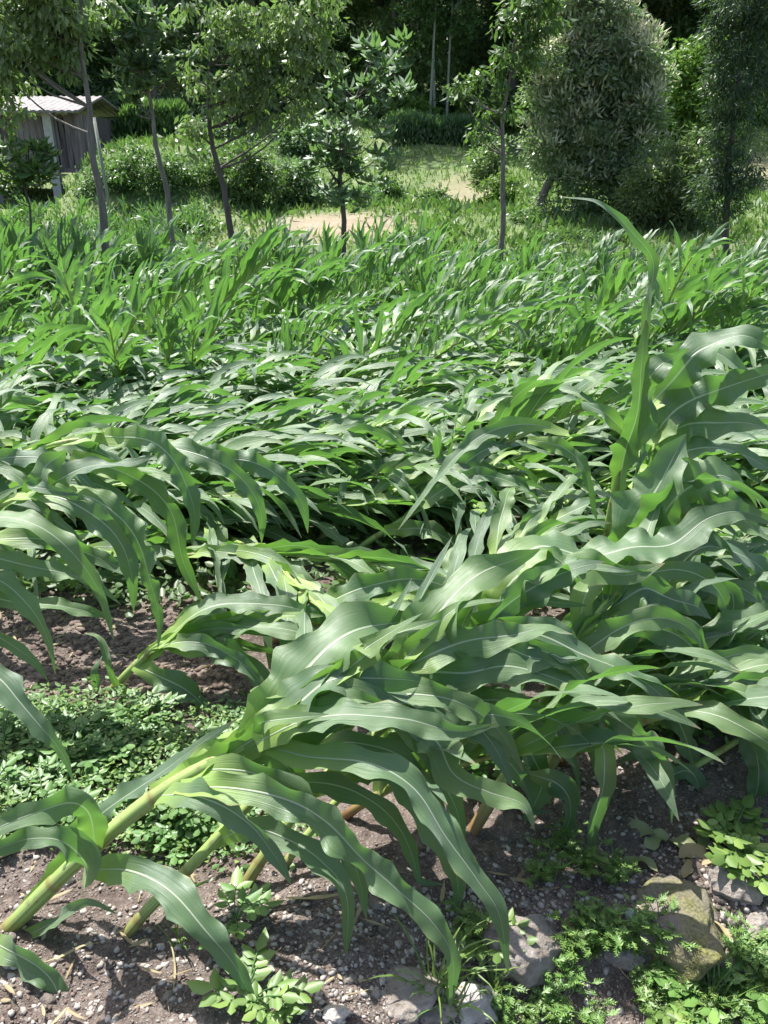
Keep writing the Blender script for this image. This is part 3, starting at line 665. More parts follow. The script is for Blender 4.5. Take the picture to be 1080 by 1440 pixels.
for (x, y) in spots:
    k = zone_of(x, y); px, py = pix(x, y, .4)
    rz = rs.gauss(.15, .5) + .5 * math.sin(x * 1.1 + y * 1.3)
    s = rs.uniform(.85, 1.12) * (1 if y < 4.6 else max(.68, 1.0 + .4 * mound(x, y)))
    if y > 4: rz += 1.3 * swirl(x, y)
    wlab, wg = WORDS[k]; sw = side_word(px)
    dist = 'near the bare soil' if y < 3.6 else 'mid-field' if y < 5.5 else 'far back'
    put_corn(k, x, y, rz, s, f'{wlab} {sw}, {dist}'.replace("drooping-leaved", "drooping").replace("far back", "far back"), f'{wg} {sw}, {dist}')
for k_, (px, py, lab) in enumerate([(620, 1095, 'tangled corn plant rooted in shade under the middle of the big front mass'), (700, 1050, 'leafy corn plant rooted under the thick of the right mass'), (780, 1075, 'leafy corn plant whose shaded leaves hang behind the straight pale leaf'),
        (840, 1020, 'shaded corn plant at the right side of the big front mass'), (560, 1010, 'low corn plant filling the mass behind the front whorl'), (480, 1150, 'small shaded corn plant between the rooted stalks'), (720, 960, 'corn plant behind the ridge of the big front mass'), (600, 900, 'corn plant beside the soil patch behind the front whorl'),
        (930, 960, 'corn plant in the weeds under the right mass'), (860, 940, 'corn plant behind the curled yellow leaf')]):
    p = gpt(px, py); v = build_plant('corn_plant', 700 + k_, .62, 40 + 4 * (k_ % 3), 12, 10, .08, .5, segs=30, cols=COLS_H); v.location = (p.x, p.y, p.z - .005); v.rotation_euler = (0, 0, rs.gauss(.1, .3))
    v['label'] = lab; v['group'] = 'shaded corn plants inside the front mass'
for L in KINDS.values():
    for v in L:
        if id(v) not in used:
            for c in list(v.children): bpy.data.objects.remove(c)
            bpy.data.objects.remove(v)

# the rest of the field: one mass
def tile_variants(variants, places):
    VV, FF, UU = [], [], []; off = 0
    for (vi, x, y, z, rz, s) in places:
        V, Fc, U = variants[vi]; c, sn = math.cos(rz) * s, math.sin(rz) * s
        W = np.stack([V[:, 0] * c - V[:, 1] * sn + x, V[:, 0] * sn + V[:, 1] * c + y, V[:, 2] * s + z], 1)
        VV.append(W); FF.append(Fc + off); UU.append(U); off += len(V)
    return np.concatenate(VV), np.concatenate(FF), np.concatenate(UU)
def far_variant(seed, h, a0, a1, nleaf, lw, ll, wind):
    path, lv = corn_arrays(seed, h, a0, a1, nleaf, lw, ll, 8, COLS_L, wind)
    VV, FF, UU = [], [], []; off = 0
    for V, Fc, U in lv: VV.append(V); FF.append(Fc + off); UU.append(U); off += len(V)
    mb = MB(); mb.tube([Vector(p) for p in path[::2]], .01, 4, False)
    V = np.array(mb.v); U = np.array(mb.u) * 0 + [.3, .1]; VV.append(V); FF.append(np.array(mb.f) + off); UU.append(U)
    return np.concatenate(VV), np.concatenate(FF), np.concatenate(UU)
FV = [far_variant(500 + i, 1.0, 60 + 3 * i, 18 + 8 * i, 14, .066, .46, .3) for i in range(6)] + [far_variant(520 + i, .75, 86, 80, 9, .05, .36, .15) for i in range(5)] + [far_variant(540 + i, 1.0, 24 + 5 * i, 2, 13, .062, .48, .6) for i in range(4)]
pl = []
y = ymax + .1
for (xx_, yy_) in [(rs.uniform(-3.2 * (q_ / 5), 3.6 * (q_ / 5)), q_) for q_ in [rs.uniform(2.95, 8.8) for _ in range(620)]]:
    if not (395 < pix(xx_, yy_, 0)[0] < 690 and yy_ < 3.3) and not (abs(xx_ + 1.0) < .6 and abs(yy_ - 6.0) < .45): pl.append((6 + 5 + rs.randrange(4), xx_, yy_, H(xx_, yy_), rs.gauss(.15, .7), rs.uniform(.8, 1.1)))
while y < 17.2:
    hw = y * .56 + .8; x = -hw + rs.uniform(0, .4)
    while x < hw:
        yj = y + rs.uniform(-.24, .24)
        endy = 12.6 + .8 * math.sin(x * .8) if x > 1.2 else (16.4 if x < -3.4 else 12.3)
        if yj < endy:
            hs_ = .8 if x < -2.6 else .78
            mo = mound(x, yj)
            if yj < 9.5 and mo < -.6: x += .27; continue
            near_ = yj < 10.4
            hs_ *= max(.7, 1.12 + .42 * mo) if near_ else 1
            vi = rs.randrange(6) if (near_ or rs.random() < .15) else 6 + rs.randrange(5)
            pl.append((vi, x + rs.uniform(-.2, .2), yj, H(x, yj), rs.gauss(.2, .6) + 1.3 * swirl(x, yj) if near_ else rs.uniform(0, 6.28), hs_ * rs.uniform(.8, 1.15)))
        x += .27 * rs.uniform(.8, 1.2)
    y += .27
V, Fc, U = tile_variants(FV, pl)
tag(mesh_obj('corn_field', V, Fc, M['corn'], uv=U), 'mass of far standing corn between the fallen plants and the trees', 'corn field', kind='stuff')

# ------------------------------------------------------------------ small cover: numpy leaf scatter
def quads_leaf(P, D, S, L, Wd, fold=.15):
    """rhombus leaves: base P, direction D, side S, length L, width Wd (arrays)"""
    L = L[:, None]; Wd = Wd[:, None]; Nn = np.cross(D, S)
    a = P; b = P + D * L * .45 + S * Wd * .5 + Nn * Wd * fold; c = P + D * L - Nn * L * .08; d = P + D * L * .45 - S * Wd * .5 + Nn * Wd * fold
    V = np.stack([a, b, c, d], 1).reshape(-1, 3); F_ = np.arange(len(P) * 4).reshape(-1, 4); return V, F_
def ovate_leaf(P, D, S, L, Wd, fold=.12):
    """six-sided leaf blade with a fold and a drooping tip"""
    L = L[:, None]; Wd = Wd[:, None]; Nn = np.cross(D, S); pts = []
    for (u, s, dz) in ((0, 0, 0), (.28, .42, 1), (.65, .4, .8), (1.0, 0, -1.2), (.65, -.4, .8), (.28, -.42, 1)):
        pts.append(P + D * L * u + S * Wd * s + Nn * Wd * fold * dz)
    V = np.stack(pts, 1).reshape(-1, 3); n = len(P); o = np.arange(n)[:, None] * 6
    F_ = np.concatenate([o + [0, 1, 2, 3], o + [0, 3, 4, 5]]); return V, F_
def unit(a): return a / (np.linalg.norm(a, axis=1)[:, None] + 1e-9)
def rand_dirs(rng, n): return unit(rng.normal(size=(n, 3)))
def perp(rng, D):
    return unit(np.cross(D, rng.normal(size=D.shape)))
def flat_side(rng, D, tilt=.5):          # side vector so that the blade faces mostly up
    up = np.array([0, 0, 1.0]) + rng.normal(0, tilt, D.shape); return unit(np.cross(D, up))

# grass and herbs on the slope
rng = np.random.default_rng(7)
def scatter_grass(n, x0, x1, y0, y1, mask, hmin, hmax, wd, mat, name, label, cat, lean=.5):
    x = rng.uniform(x0, x1, n); y = y0 + (y1 - y0) * rng.uniform(0, 1, n) ** 1.3
    k = mask(x, y); x, y = x[k], y[k]; n = len(x); z = Hn(x, y)
    D = unit(np.stack([rng.normal(0, lean, n), rng.normal(0, lean, n), np.ones(n)], 1)); S = perp(rng, D)
    V, F_ = quads_leaf(np.stack([x, y, z], 1), D, S, rng.uniform(hmin, hmax, n), np.full(n, wd) * rng.uniform(.6, 1.4, n))
    return tag(mesh_obj(name, V, F_, mat, smooth=False), label, cat, kind='stuff')
def sandmask(x, y):
    v = np.zeros_like(x)
    for (px, py, D, rx, ry) in ((470, 320, 17.6, 1.7, 1.4), (655, 292, 23, 1.3, 2.0), (1075, 235, 27, 1.2, 2)):
        c = at(px, py, D); v = v + np.exp(-(((x - c.x) / rx) ** 2 + ((y - c.y) / ry) ** 2) ** 2)
    return rng.uniform(0, 1, len(x)) > v * 1.0
scatter_grass(70000, -16, 17, 12.2, 42, lambda x, y: sandmask(x, y) & (np.sin(x * 2.1 + y) * np.sin(y * 1.3 - x) > -.75), .06, .24, .045, M['grass'], 'grass', 'rough sunlit grass on the slope beyond the corn', 'grass')
scatter_grass(14000, -8, 17, 11.5, 24, lambda x, y: sandmask(x, y) & ((x > 1.0) | (y > 16.5)) & (np.sin(x * 1.7 + 1) * np.sin(y * 1.1 + x * .4) > -.35), .1, .36, .08, M['leafA'], 'undergrowth', 'rank weeds between the corn and the trees', 'undergrowth', .8)

# ground cover of small leaves in the near field
def cover_patch(n, poly, hmax, size, mat, name, label):
    P = []
    while len(P) < n:
        (x0, y0, x1, y1, wgt) = poly[rs.randrange(len(poly))]
        if rs.random() > wgt: continue
        g = gpt(rs.uniform(x0, x1), rs.uniform(y0, y1)) if False else None
        px, py = rs.uniform(x0, x1), rs.uniform(y0, y1); d = ray(px, py); t = -CAM_H / d.z
        P.append((d.x * t, d.y * t))
    P = np.array(P); x, y = P[:, 0] + rng.normal(0, .03, n), P[:, 1] + rng.normal(0, .03, n)
    hh = hmax * (0.35 + .65 * np.clip(.5 + .5 * np.sin(x * 9) * np.sin(y * 8 + 1), 0, 1)) * rng.uniform(.15, 1, n) ** .7
    D = unit(np.stack([rng.normal(0, 1, n), rng.normal(0, 1, n), rng.normal(-.05, .3, n)], 1)); S = flat_side(rng, D, .35)
    L = size * rng.uniform(.5, 1.2, n); V, F_ = ovate_leaf(np.stack([x, y, Hn(x, y) + hh], 1), D, S, L, L * .62)
    return tag(mesh_obj(name, V, F_, mat, smooth=False), label, 'ground cover', kind='stuff')
cover_patch(3800, [(-40, 1010, 300, 1190, 1), (0, 985, 180, 1060, .7), (230, 1080, 420, 1200, .5), (300, 990, 380, 1080, .4)], .08, .024, M['weed'], 'ground_cover', 'soft leafy ground cover over the soil at the left')
cover_patch(3000, [(-40, 1000, 340, 1200, 1)], .1, .017, M['weedBright'], 'ground_cover', 'tiny bright leaflets among the ground cover at the left')
cover_patch(3000, [(880, 830, 1100, 1010, 1), (930, 930, 1100, 1050, .7), (560, 1040, 760, 1110, .3)], .1, .036, M['weed'], 'ground_cover', 'dark leafy ground cover under the corn at the right')
cover_patch(5200, [(0, 640, 1080, 860, 1)], .12, .05, M['leafA'], 'ground_cover', 'scattered low weeds between the flattened corn stalks')

# individual weeds
def leafy_weed(seed, nst, h, size, mat):
    r = np.random.default_rng(seed); mb = MB(); VV = []; FF = []; off = 0
    for k in range(nst):
        a = r.uniform(0, 6.28); t = r.uniform(.3, 1.0); tip = np.array([math.cos(a) * h * t, math.sin(a) * h * t, h * r.uniform(.5, 1)])
        mid = tip * [.4, .4, .75]; pts = catmull([(0, 0, 0), mid, tip], 5); mb.tube([Vector(p) for p in pts], .0014, 4, False)
        d = tip - mid; d[2] *= .2; d /= np.linalg.norm(d); s = np.cross(d, [0, 0, 1.0]); s /= np.linalg.norm(s)
        P = [tip]; D = [d]; 
        for j, q in enumerate((.55, .8)):
            b = mid * (1 - q) + tip * q
            for sg in (-1, 1): P.append(b); D.append(d * .45 + s * sg * .9)
        P = np.array(P); D = unit(np.array(D)); S = flat_side(r, D, .25); L = size * np.array([1.15, .75, .75, .95, .95]) * r.uniform(.8, 1.2)
        V, F_ = ovate_leaf(P, D, S, L, L * .6); VV.append(V); FF.append(F_ + off); off += len(V)
    return mb, np.concatenate(VV), np.concatenate(FF)
def ferny_weed(seed, nst, h):
    r = np.random.default_rng(seed); mb = MB(); PP = []; DD = []; LL = []
    for k in range(nst):
        a = r.uniform(0, 6.28); t = r.uniform(.2, .8); tip = np.array([math.cos(a) * h * t, math.sin(a) * h * t, h * r.uniform(.6, 1)])
        mid = tip * [.35, .35, .7]; pts = catmull([(0, 0, 0), mid, tip], 8); mb.tube([Vector(p) for p in pts], .0013, 4, False)
        for j in range(2, 8):
            b = pts[j]; tg = pts[j] - pts[j - 1]; tg /= np.linalg.norm(tg)
            aa = r.uniform(0, 6.28); o = np.array([math.cos(aa), math.sin(aa), .25]); o /= np.linalg.norm(o); fl = h * r.uniform(.28, .42)
            s = np.cross(o, [0, 0, 1.0]); s /= np.linalg.norm(s)
            for q in (.25, .45, .65, .85):
                bb = b + o * fl * q - np.array([0, 0, 1]) * fl * .25 * q * q
                for sg in (-1, 1):
                    PP.append(bb); DD.append(o * .65 + s * sg * .75); LL.append(fl * .42 * (1.1 - q * .6))
            PP.append(b + o * fl * .8); DD.append(o); LL.append(fl * .35); PP.append(b); DD.append(o - [0, 0, .15]); LL.append(fl * .9)
    D = unit(np.array(DD)); S = flat_side(r, D, .25); L = np.array(LL); V, F_ = quads_leaf(np.array(PP), D, S, L, L * .3)
    return mb, V, F_
def weed_proto(name, kind, seed, *a):
    e = empty(name, (0, 0, -50), name, 'weed')
    if kind == 'ferny': mb, V, F_ = ferny_weed(seed, *a); mat = M['weedBright']
    else: mb, V, F_ = leafy_weed(seed, *a[:3], None); mat = a[3]
    mb.build('stem', M['weed'], e); mesh_obj('foliage', V, F_, mat, e, smooth=False); return e
def scatter_proto(protos, spots, labelf, group, cat, smin=.75, smax=1.25):
    first = set()
    for i, (px, py) in enumerate(spots):
        p = gpt(px, py); v = protos[i % len(protos)]; rz = rs.uniform(0, 6.28); s = rs.uniform(smin, smax)
        lab = labelf(px, py); g = group + ' ' + lab.split(' growing ')[-1]
        if i < len(protos): v.location = (p.x, p.y, p.z - .004); v.rotation_euler = (0, 0, rz); v.scale = (s,) * 3; o = v
        else: o = copy_thing(v, (p.x, p.y, p.z - .004), rz, s)
        o['label'] = lab; o['group'] = g; o['category'] = cat
fe = [weed_proto('ferny_weed', 'ferny', 30 + i, 8, .085) for i in range(4)]
sp_f = [(rs.uniform(680, 1100), rs.uniform(1385, 1460)) for _ in range(30)] + [(rs.uniform(785, 860), rs.uniform(1290, 1375)) for _ in range(9)] + \
       [(rs.uniform(860, 930), rs.uniform(1300, 1350)) for _ in range(5)] + [(rs.uniform(650, 690), rs.uniform(1300, 1330)) for _ in range(2)] + [(1050 + rs.uniform(-20, 30), 1340 + rs.uniform(0, 60)) for _ in range(6)] + \
       [(760, 1235), (820, 1225), (860, 1240), (800, 1205)]
scatter_proto(fe, sp_f, lambda px, py: 'bright feathery-leaved weed growing ' + ('along the front edge right of the mossy boulder' if px > 960 else 'in front of the mossy boulder' if px > 870 else
     'on the thin soil above the stones' if py < 1260 else 'between the brown boulder and the mossy one' if py < 1370 else 'along the front edge below the brown boulder' if px < 780 else 'along the front edge between the boulders'),
     'feathery weeds', 'weed', .55, 1.0)
lw = [weed_proto('leafy_weed', 'leafy', 50 + i, 12, .09, .028, M['weed']) for i in range(4)]
sp_l = [(rs.uniform(-20, 330), rs.uniform(1010, 1190)) for _ in range(32)] + [(rs.uniform(880, 1080), rs.uniform(850, 1040)) for _ in range(26)] + [(185, 1030), (210, 1020), (100, 1050)]
scatter_proto(lw, sp_l, lambda px, py: 'low leafy weed with oval leaflets growing ' + ('under the bent corn at the right edge' if px > 500 else 'behind the thick bent stalk at left' if px > 170 else 'near the left edge below the broad dark leaf'), 'leafy weeds', 'weed')
bw = [weed_proto('leafy_weed', 'leafy', 60 + i, 9, .07, .035, M['weedBright']) for i in range(2)]
scatter_proto(bw, [(1025, 1190), (1040, 1215), (1010, 1180), (1050, 1235), (1035, 1170), (345, 1425), (385, 1430), (330, 1300), (700, 1340), (1060, 1380), (925, 1425), (990, 1430), (560, 1010)],
     lambda px, py: 'yellow-green leafy sprout growing ' + ('on the soil at the right edge' if py < 1250 and px > 900 else 'at the bottom edge left of the white stones' if px < 400 else 'among the front stones'), 'bright sprouts', 'sprout')
# grass tufts
def tuft(seed, n, h):
    r = np.random.default_rng(seed); VV = []; FF = []; UU = []; off = 0
    for k in range(n):
        a = r.uniform(0, 6.28); d = np.array([math.cos(a) * .5, math.sin(a) * .5, 1.2])
        pth = grow_leaf((r.normal(0, .006), r.normal(0, .006), 0), d, h * r.uniform(.6, 1.2), np.zeros(3), 6, r, 7)
        V, F_, U = leaf_arrays(pth, .006, r, cols=COLS_L, ruffle=0, transport=True, ref=(math.cos(a), math.sin(a), .3)); VV.append(V); FF.append(F_ + off); off += len(V)
    return np.concatenate(VV), np.concatenate(FF)
for i, (px, py, h, lab) in enumerate([(608, 1400, .2, 'tall arching grass tuft between two front stones'), (630, 1430, .16, 'short grass tuft at the front edge beside the pale stone'),
                                      (690, 1400, .12, 'grass tuft left of the feathery weeds'), (1000, 1420, .13, 'wispy grass tuft at the bottom right corner'), (780, 1240, .09, 'thin grass tuft on the soil above the brown boulder'), (255, 1330, .09, 'few thin grass blades beside the reddish stalk base'), (860, 1225, .09, 'sparse grass blades above the mossy boulder')]):
    V, F_ = tuft(i, 22 if i < 4 else 9, h); p = gpt(px, py)
    tag(mesh_obj('grass_tuft', V, F_, M['weedBright'], loc=p), lab, 'grass tuft', 'grass tufts')

# ------------------------------------------------------------------ stones
def ico(sub):
    import bmesh
    bm = bmesh.new(); bmesh.ops.create_icosphere(bm, subdivisions=sub, radius=1); V = np.array([v.co[:] for v in bm.verts]); F_ = np.array([[v.index for v in f.verts] for f in bm.faces]); bm.free(); return V, F_
I1, I2, I4 = ico(1), ico(2), ico(5)
def rock_mesh(seed, sx, sy, sz, base=I4, rough=.22):
    r = np.random.default_rng(seed); V = base[0].copy()
    for _ in range(13):                                # planed facets
        n = r.normal(size=3); n /= np.linalg.norm(n); d = r.uniform(.5, .85); k = V @ n; V = V - np.outer(np.maximum(0, k - d) * .97, n)
    V = V * (1 + rough * vnoise(V + seed * 3.1, 1.1, 4)[:, None] + .09 * vnoise(V + seed, 4, 5)[:, None])
    return V * [sx, sy, sz]
rocks = [  # px, py, width px, height ratio, depth ratio, material, label
    (738, 1325, 130, .62, .8, 'stone', 'brown squarish boulder beneath the tip of the long hanging leaf'),
    (955, 1312, 185, .62, .8, 'moss', 'large rounded boulder covered in brown-green moss'),
    (1022, 1252, 95, .6, .7, 'stone', 'grey angular stone behind the mossy boulder'),
    (1068, 1298, 70, .6, .8, 'stone', 'rounded grey stone at the right edge beside the mossy boulder'),
    (1015, 1352, 95, .6, .7, 'moss', 'smaller mossy stone at the foot of the big mossy boulder'),
    (560, 1390, 135, .3, .8, 'stone', 'flat tan slab at the front edge'),
    (655, 1412, 95, .5, .8, 'stonePale', 'pale broken stone between the tan slab and feathery weeds'),
    (632, 1332, 58, .55, .8, 'stone', 'small brown stone where the long leaf tips cross'),
    (425, 1414, 30, .35, 1.6, 'stonePale', 'white oval stone lying on the soil near the bottom edge'),
    (475, 1428, 46, .5, .8, 'stonePale', 'jagged white stone beside the tan slab'),
    (869, 1282, 20, .8, 1, 'stonePale', 'small round pale pebble on the soil by the mossy boulder'),
    (820, 1300, 38, .5, .8, 'stone', 'small tan stone right of the brown boulder'),
    (227, 1332, 17, .6, .8, 'stonePale', 'white pebble right of the reddish stalk base'),
    (232, 1357, 15, .5, .8, 'stonePale', 'thin white pebble below the other near the reddish stalk base'),
    (252, 1335, 15, .6, .8, 'stonePale', 'grey-white pebble under the serrated hanging leaf'),
    (20, 1355, 24, .4, .7, 'stonePale', 'pale stone half buried at the left edge'),
    (465, 1250, 17, .6, .8, 'stonePale', 'pale pebble in the shade right of the rooted stalks'),
    (600, 1425, 80, .4, .8, 'stone', 'grey stone under the grass tuft at the front edge'),
    (1075, 1340, 60, .5, .8, 'stone', 'dark stone at the right edge beneath the weeds'),
    (880, 1345, 60, .4, .8, 'stone', 'dark stone in the weeds below the mossy boulder'),
    (90, 1240, 45, .4, .8, 'stonePale', 'pale stone behind the thick bent stalk at left'),
]
for i, (px, py, wpx, hr, dr, mt, lab) in enumerate(rocks):
    p = gpt(px, py); w_ = wpx * mpp(p) * .5; V = rock_mesh(i + 3, w_, w_ * dr, w_ * hr * 1.15)
    tag(mesh_obj('stone' if wpx < 60 else 'boulder', V, I4[1], M[mt], loc=(p.x, p.y, p.z + w_ * hr * (.25 if wpx < 60 else -.1))), lab, 'stone', 'stones along the front edge' if wpx > 40 else 'small stones on the soil')
V = rock_mesh(77, .018, .007, .024, I2, .3); p = gpt(885, 1292)
tag(mesh_obj('scrap', V, I2[1], M['plastic'], loc=(p.x, p.y, p.z + .015)), 'small pale blue scrap standing beside the round pebble', 'scrap')
def gravel(n, name, label, mat, regs, smin, smax, seed):
    r = np.random.default_rng(seed); shapes = [rock_mesh(200 + k, 1, .8, .55, I1, .35) for k in range(8)]; VV = []; FF = []; off = 0
    for i in range(n):
        x0, y0, x1, y1 = regs[r.integers(len(regs))]; d = ray(r.uniform(x0, x1), r.uniform(y0, y1)); t = -CAM_H / d.z; x, y = d.x * t, d.y * t
        s = smin + (smax - smin) * r.uniform() ** 5; a = r.uniform(0, 6.28); c, sn = math.cos(a), math.sin(a)
        V = shapes[r.integers(8)] * s; V = np.stack([V[:, 0] * c - V[:, 1] * sn + x, V[:, 0] * sn + V[:, 1] * c + y, V[:, 2]], 1)
        VV.append(V); FF.append(I1[1] + off); off += len(V)
    VV = np.concatenate(VV); z = Hn(VV[:, 0], VV[:, 1]); ctr = VV.reshape(n, -1, 3)[:, :, :2].mean(1); zn = .018 * vnoise(np.c_[ctr, np.zeros(n)], 7, 4) + .009 * np.abs(vnoise(np.c_[ctr, np.zeros(n)] + 5, 26, 3))
    VV[:, 2] += z + np.repeat(zn, len(I1[0])) + .001
    return tag(mesh_obj(name, VV, np.concatenate(FF), mat, smooth=False), label, 'gravel', kind='stuff')
RG = [(-40, 1190, 1120, 1460)] * 6 + [(300, 1250, 800, 1440)] * 5 + [(700, 1060, 1100, 1300)] * 5 + [(0, 1270, 500, 1440)] * 2
gravel(8000, 'gravel', 'pale pebbles and grit strewn over the brown soil', M['stonePale'], RG, .0016, .012, 1)
gravel(5000, 'gravel', 'brown crumbs and small stones strewn over the soil', M['stone'], RG + [(0, 850, 330, 1000)] * 3 + [(380, 760, 1080, 900)] * 3, .0015, .0075, 2)
gravel(260, 'gravel', 'coarse stones bedded in the soil along the front edge', M['stone'], [(-40, 1230, 1120, 1450), (480, 1250, 1100, 1440), (840, 1170, 1100, 1300)], .008, .028, 8)
clod = solid_mat('soil_clod', [(.3, (.09, .06, .048)), (.55, (.17, .125, .1)), (.8, (.28, .22, .185))], 40, .95, .6, .004)
gravel(6000, 'soil_clods', 'crumbling lumps of dry pinkish soil', clod, [(0, 840, 340, 1000)] * 4 + [(380, 760, 760, 870)] * 2 + [(880, 780, 1100, 900)], .005, .024, 3)
gravel(5000, 'soil_clods', 'small crumbs of dark soil along the front edge', clod, [(-40, 1190, 1120, 1440)], .002, .009, 4)

rl = np.random.default_rng(9); nl = 420
PP = []
for i in range(nl):
    x0, y0, x1, y1 = [(-40, 1190, 1120, 1440), (0, 850, 340, 1010), (880, 780, 1100, 900), (380, 760, 800, 870)][i % 4]; d = ray(rl.uniform(x0, x1), rl.uniform(y0, y1)); t_ = -CAM_H / d.z; PP.append((d.x * t_, d.y * t_, 0))
PP = np.array(PP); PP[:, 2] = Hn(PP[:, 0], PP[:, 1]) + .012; aa = rl.uniform(0, 6.28, nl)
DD = unit(np.stack([np.cos(aa), np.sin(aa), rl.normal(0, .12, nl)], 1)); V, F_ = ovate_leaf(PP, DD, flat_side(rl, DD, .3), rl.uniform(.015, .07, nl), rl.uniform(.002, .012, nl))
tag(mesh_obj('dry_litter', V, F_, M['straw'], smooth=False), 'scraps of straw and dead leaf scattered on the soil', 'plant litter', kind='stuff')
# fallen dry leaves and roots
def flat_leaf(L, W_, seed, curl=.3):
    r = np.random.default_rng(seed); pth = catmull([(0, 0, .006), (L * .35, r.normal(0, L * .05), .006 + L * .1 * curl), (L * .7, r.normal(0, L * .08), .006 + L * .12 * curl), (L, 0, .006)], 12)
    return leaf_arrays(pth, W_, r, cols=COLS_M, ref=(0, 0, 1), fold=.1, ruffle=.12, transport=True, base=.1)
for i, (px, py, L, W_, rz, mt, lab) in enumerate([
    (880, 1168, .075, .05, -.3, 'wiltleaf', 'wilting green leaf on the soil below the hanging pale leaf'), (905, 1195, .08, .055, .4, 'wiltleaf', 'pale wilting leaf flat on the soil, leftmost of the wilting heap'),
    (940, 1185, .08, .05, -.6, 'wiltleaf', 'pale wilting leaf in the middle of the wilting heap'), (955, 1212, .09, .06, .2, 'straw', 'beige dead leaf lowest in the wilting heap'),
    (985, 1200, .07, .05, 1.2, 'wiltleaf', 'pale wilting leaf at the right end of the wilting heap'), (1003, 1300, .06, .022, -1.0, 'straw', 'yellow dead leaf stuck between the mossy boulder and grey stone'),
    (875, 1212, .08, .045, -.5, 'wiltleaf', 'wilting leaf on the gravel left of the heap'), (960, 1240, .07, .03, .9, 'straw', 'small dry leaf behind the mossy boulder'),
    (400, 1268, .13, .014, .1, 'straw', 'dry straw-coloured corn leaf at the base of the rooted stalks'), (60, 1360, .12, .008, .4, 'straw', 'thin dry stem on the soil at the left edge'),
    (245, 1400, .12, .006, 1.9, 'straw', 'thin twig on the soil near the bottom edge'), (440, 1215, .1, .01, -.6, 'straw', 'dry blade on the soil by the rooted stalks'), (590, 805, .16, .03, .1, 'straw', 'dead pale leaf on the pink soil patch mid-field'), (470, 800, .14, .02, .6, 'straw', 'dead leaf beside the low corn stalk mid-field')]):
    V, F_, U = flat_leaf(L, W_, i, .6); p = gpt(px, py)
    o = mesh_obj('fallen_leaf', V, F_, M[mt], uv=U, loc=(p.x, p.y, p.z + .006)); o.rotation_euler = (0, 0, rz); tag(o, lab, 'fallen leaf', 'fallen leaves')
for i, (pts, r_, lab) in enumerate([([(200, 1190), (213, 1170), (245, 1178), (290, 1178)], .0045, 'thick pale root lying on the shaded soil behind the stalks'),
                                  ([(205, 1190), (220, 1205), (255, 1212), (275, 1245)], .003, 'thin curling root below the thick pale one'),
                                  ([(0, 1210), (40, 1195), (95, 1205)], .004, 'dry stem lying behind the thick bent stalk at left')]):
    mb = MB(); q = [gpt(a, b) for a, b in pts]; b0 = q[0].copy(); q = catmull([p - b0 + Vector((0, 0, .008)) for p in q], 12); mb.tube([Vector(p) for p in q], r_, 6)
    tag(mb.build('root', M['straw'], loc=b0), lab, 'root', 'roots on the soil')

# ------------------------------------------------------------------ trees
def crown_pts(rng, ells, n):
    vol = np.array([e[3] * e[4] * e[5] for e in ells]); vol = vol / vol.sum(); out = []
    idx = rng.choice(len(ells), n, p=vol)
    for i in idx:
        e = ells[i]; d = rng.normal(size=3); d /= np.linalg.norm(d); rr = rng.uniform(.25, 1) ** .45
        rr *= 1 + .55 * noise.noise(Vector((d[0] * 1.9 + e[0] * 3, d[1] * 1.9 + e[1], d[2] * 1.9 + e[2] * 2)))
        out.append([e[0] + d[0] * e[3] * rr, e[1] + d[1] * e[4] * rr, e[2] + d[2] * e[5] * rr])
    return np.array(out)
def foliage_arrays(rng, C, r, m, L, Wd, droop, ovate=False, ctr=None, flat=.6):
    n = len(C) * m; cc = np.repeat(C, m, 0); off = rand_dirs(rng, n) * (rng.uniform(0, 1, n) ** .6 * r)[:, None]; off[:, 2] *= .65
    off += np.repeat(rng.normal(0, r * .2, (len(C), 3)), m, 0)
    P = cc + off; D = unit(off + rng.normal(0, r * .6, (n, 3)) + np.array([0, 0, -droop * r])); S = flat_side(rng, D, flat)
    LL = L * rng.uniform(.6, 1.3, n)
    return (ovate_leaf if ovate else quads_leaf)(P, D, S, LL, LL * Wd)
def rosette_arrays(rng, C, m, L, Wd, up=.3):
    n = len(C) * m; cc = np.repeat(C, m, 0); a = rng.uniform(0, 6.28, n); e = rng.normal(up, .45, n)
    D = unit(np.stack([np.cos(a), np.sin(a), e], 1)); S = flat_side(rng, D, .25); LL = L * rng.uniform(.7, 1.15, n)
    return ovate_leaf(cc + rng.normal(0, .02, (n, 3)), D, S, LL, LL * Wd, fold=.3)
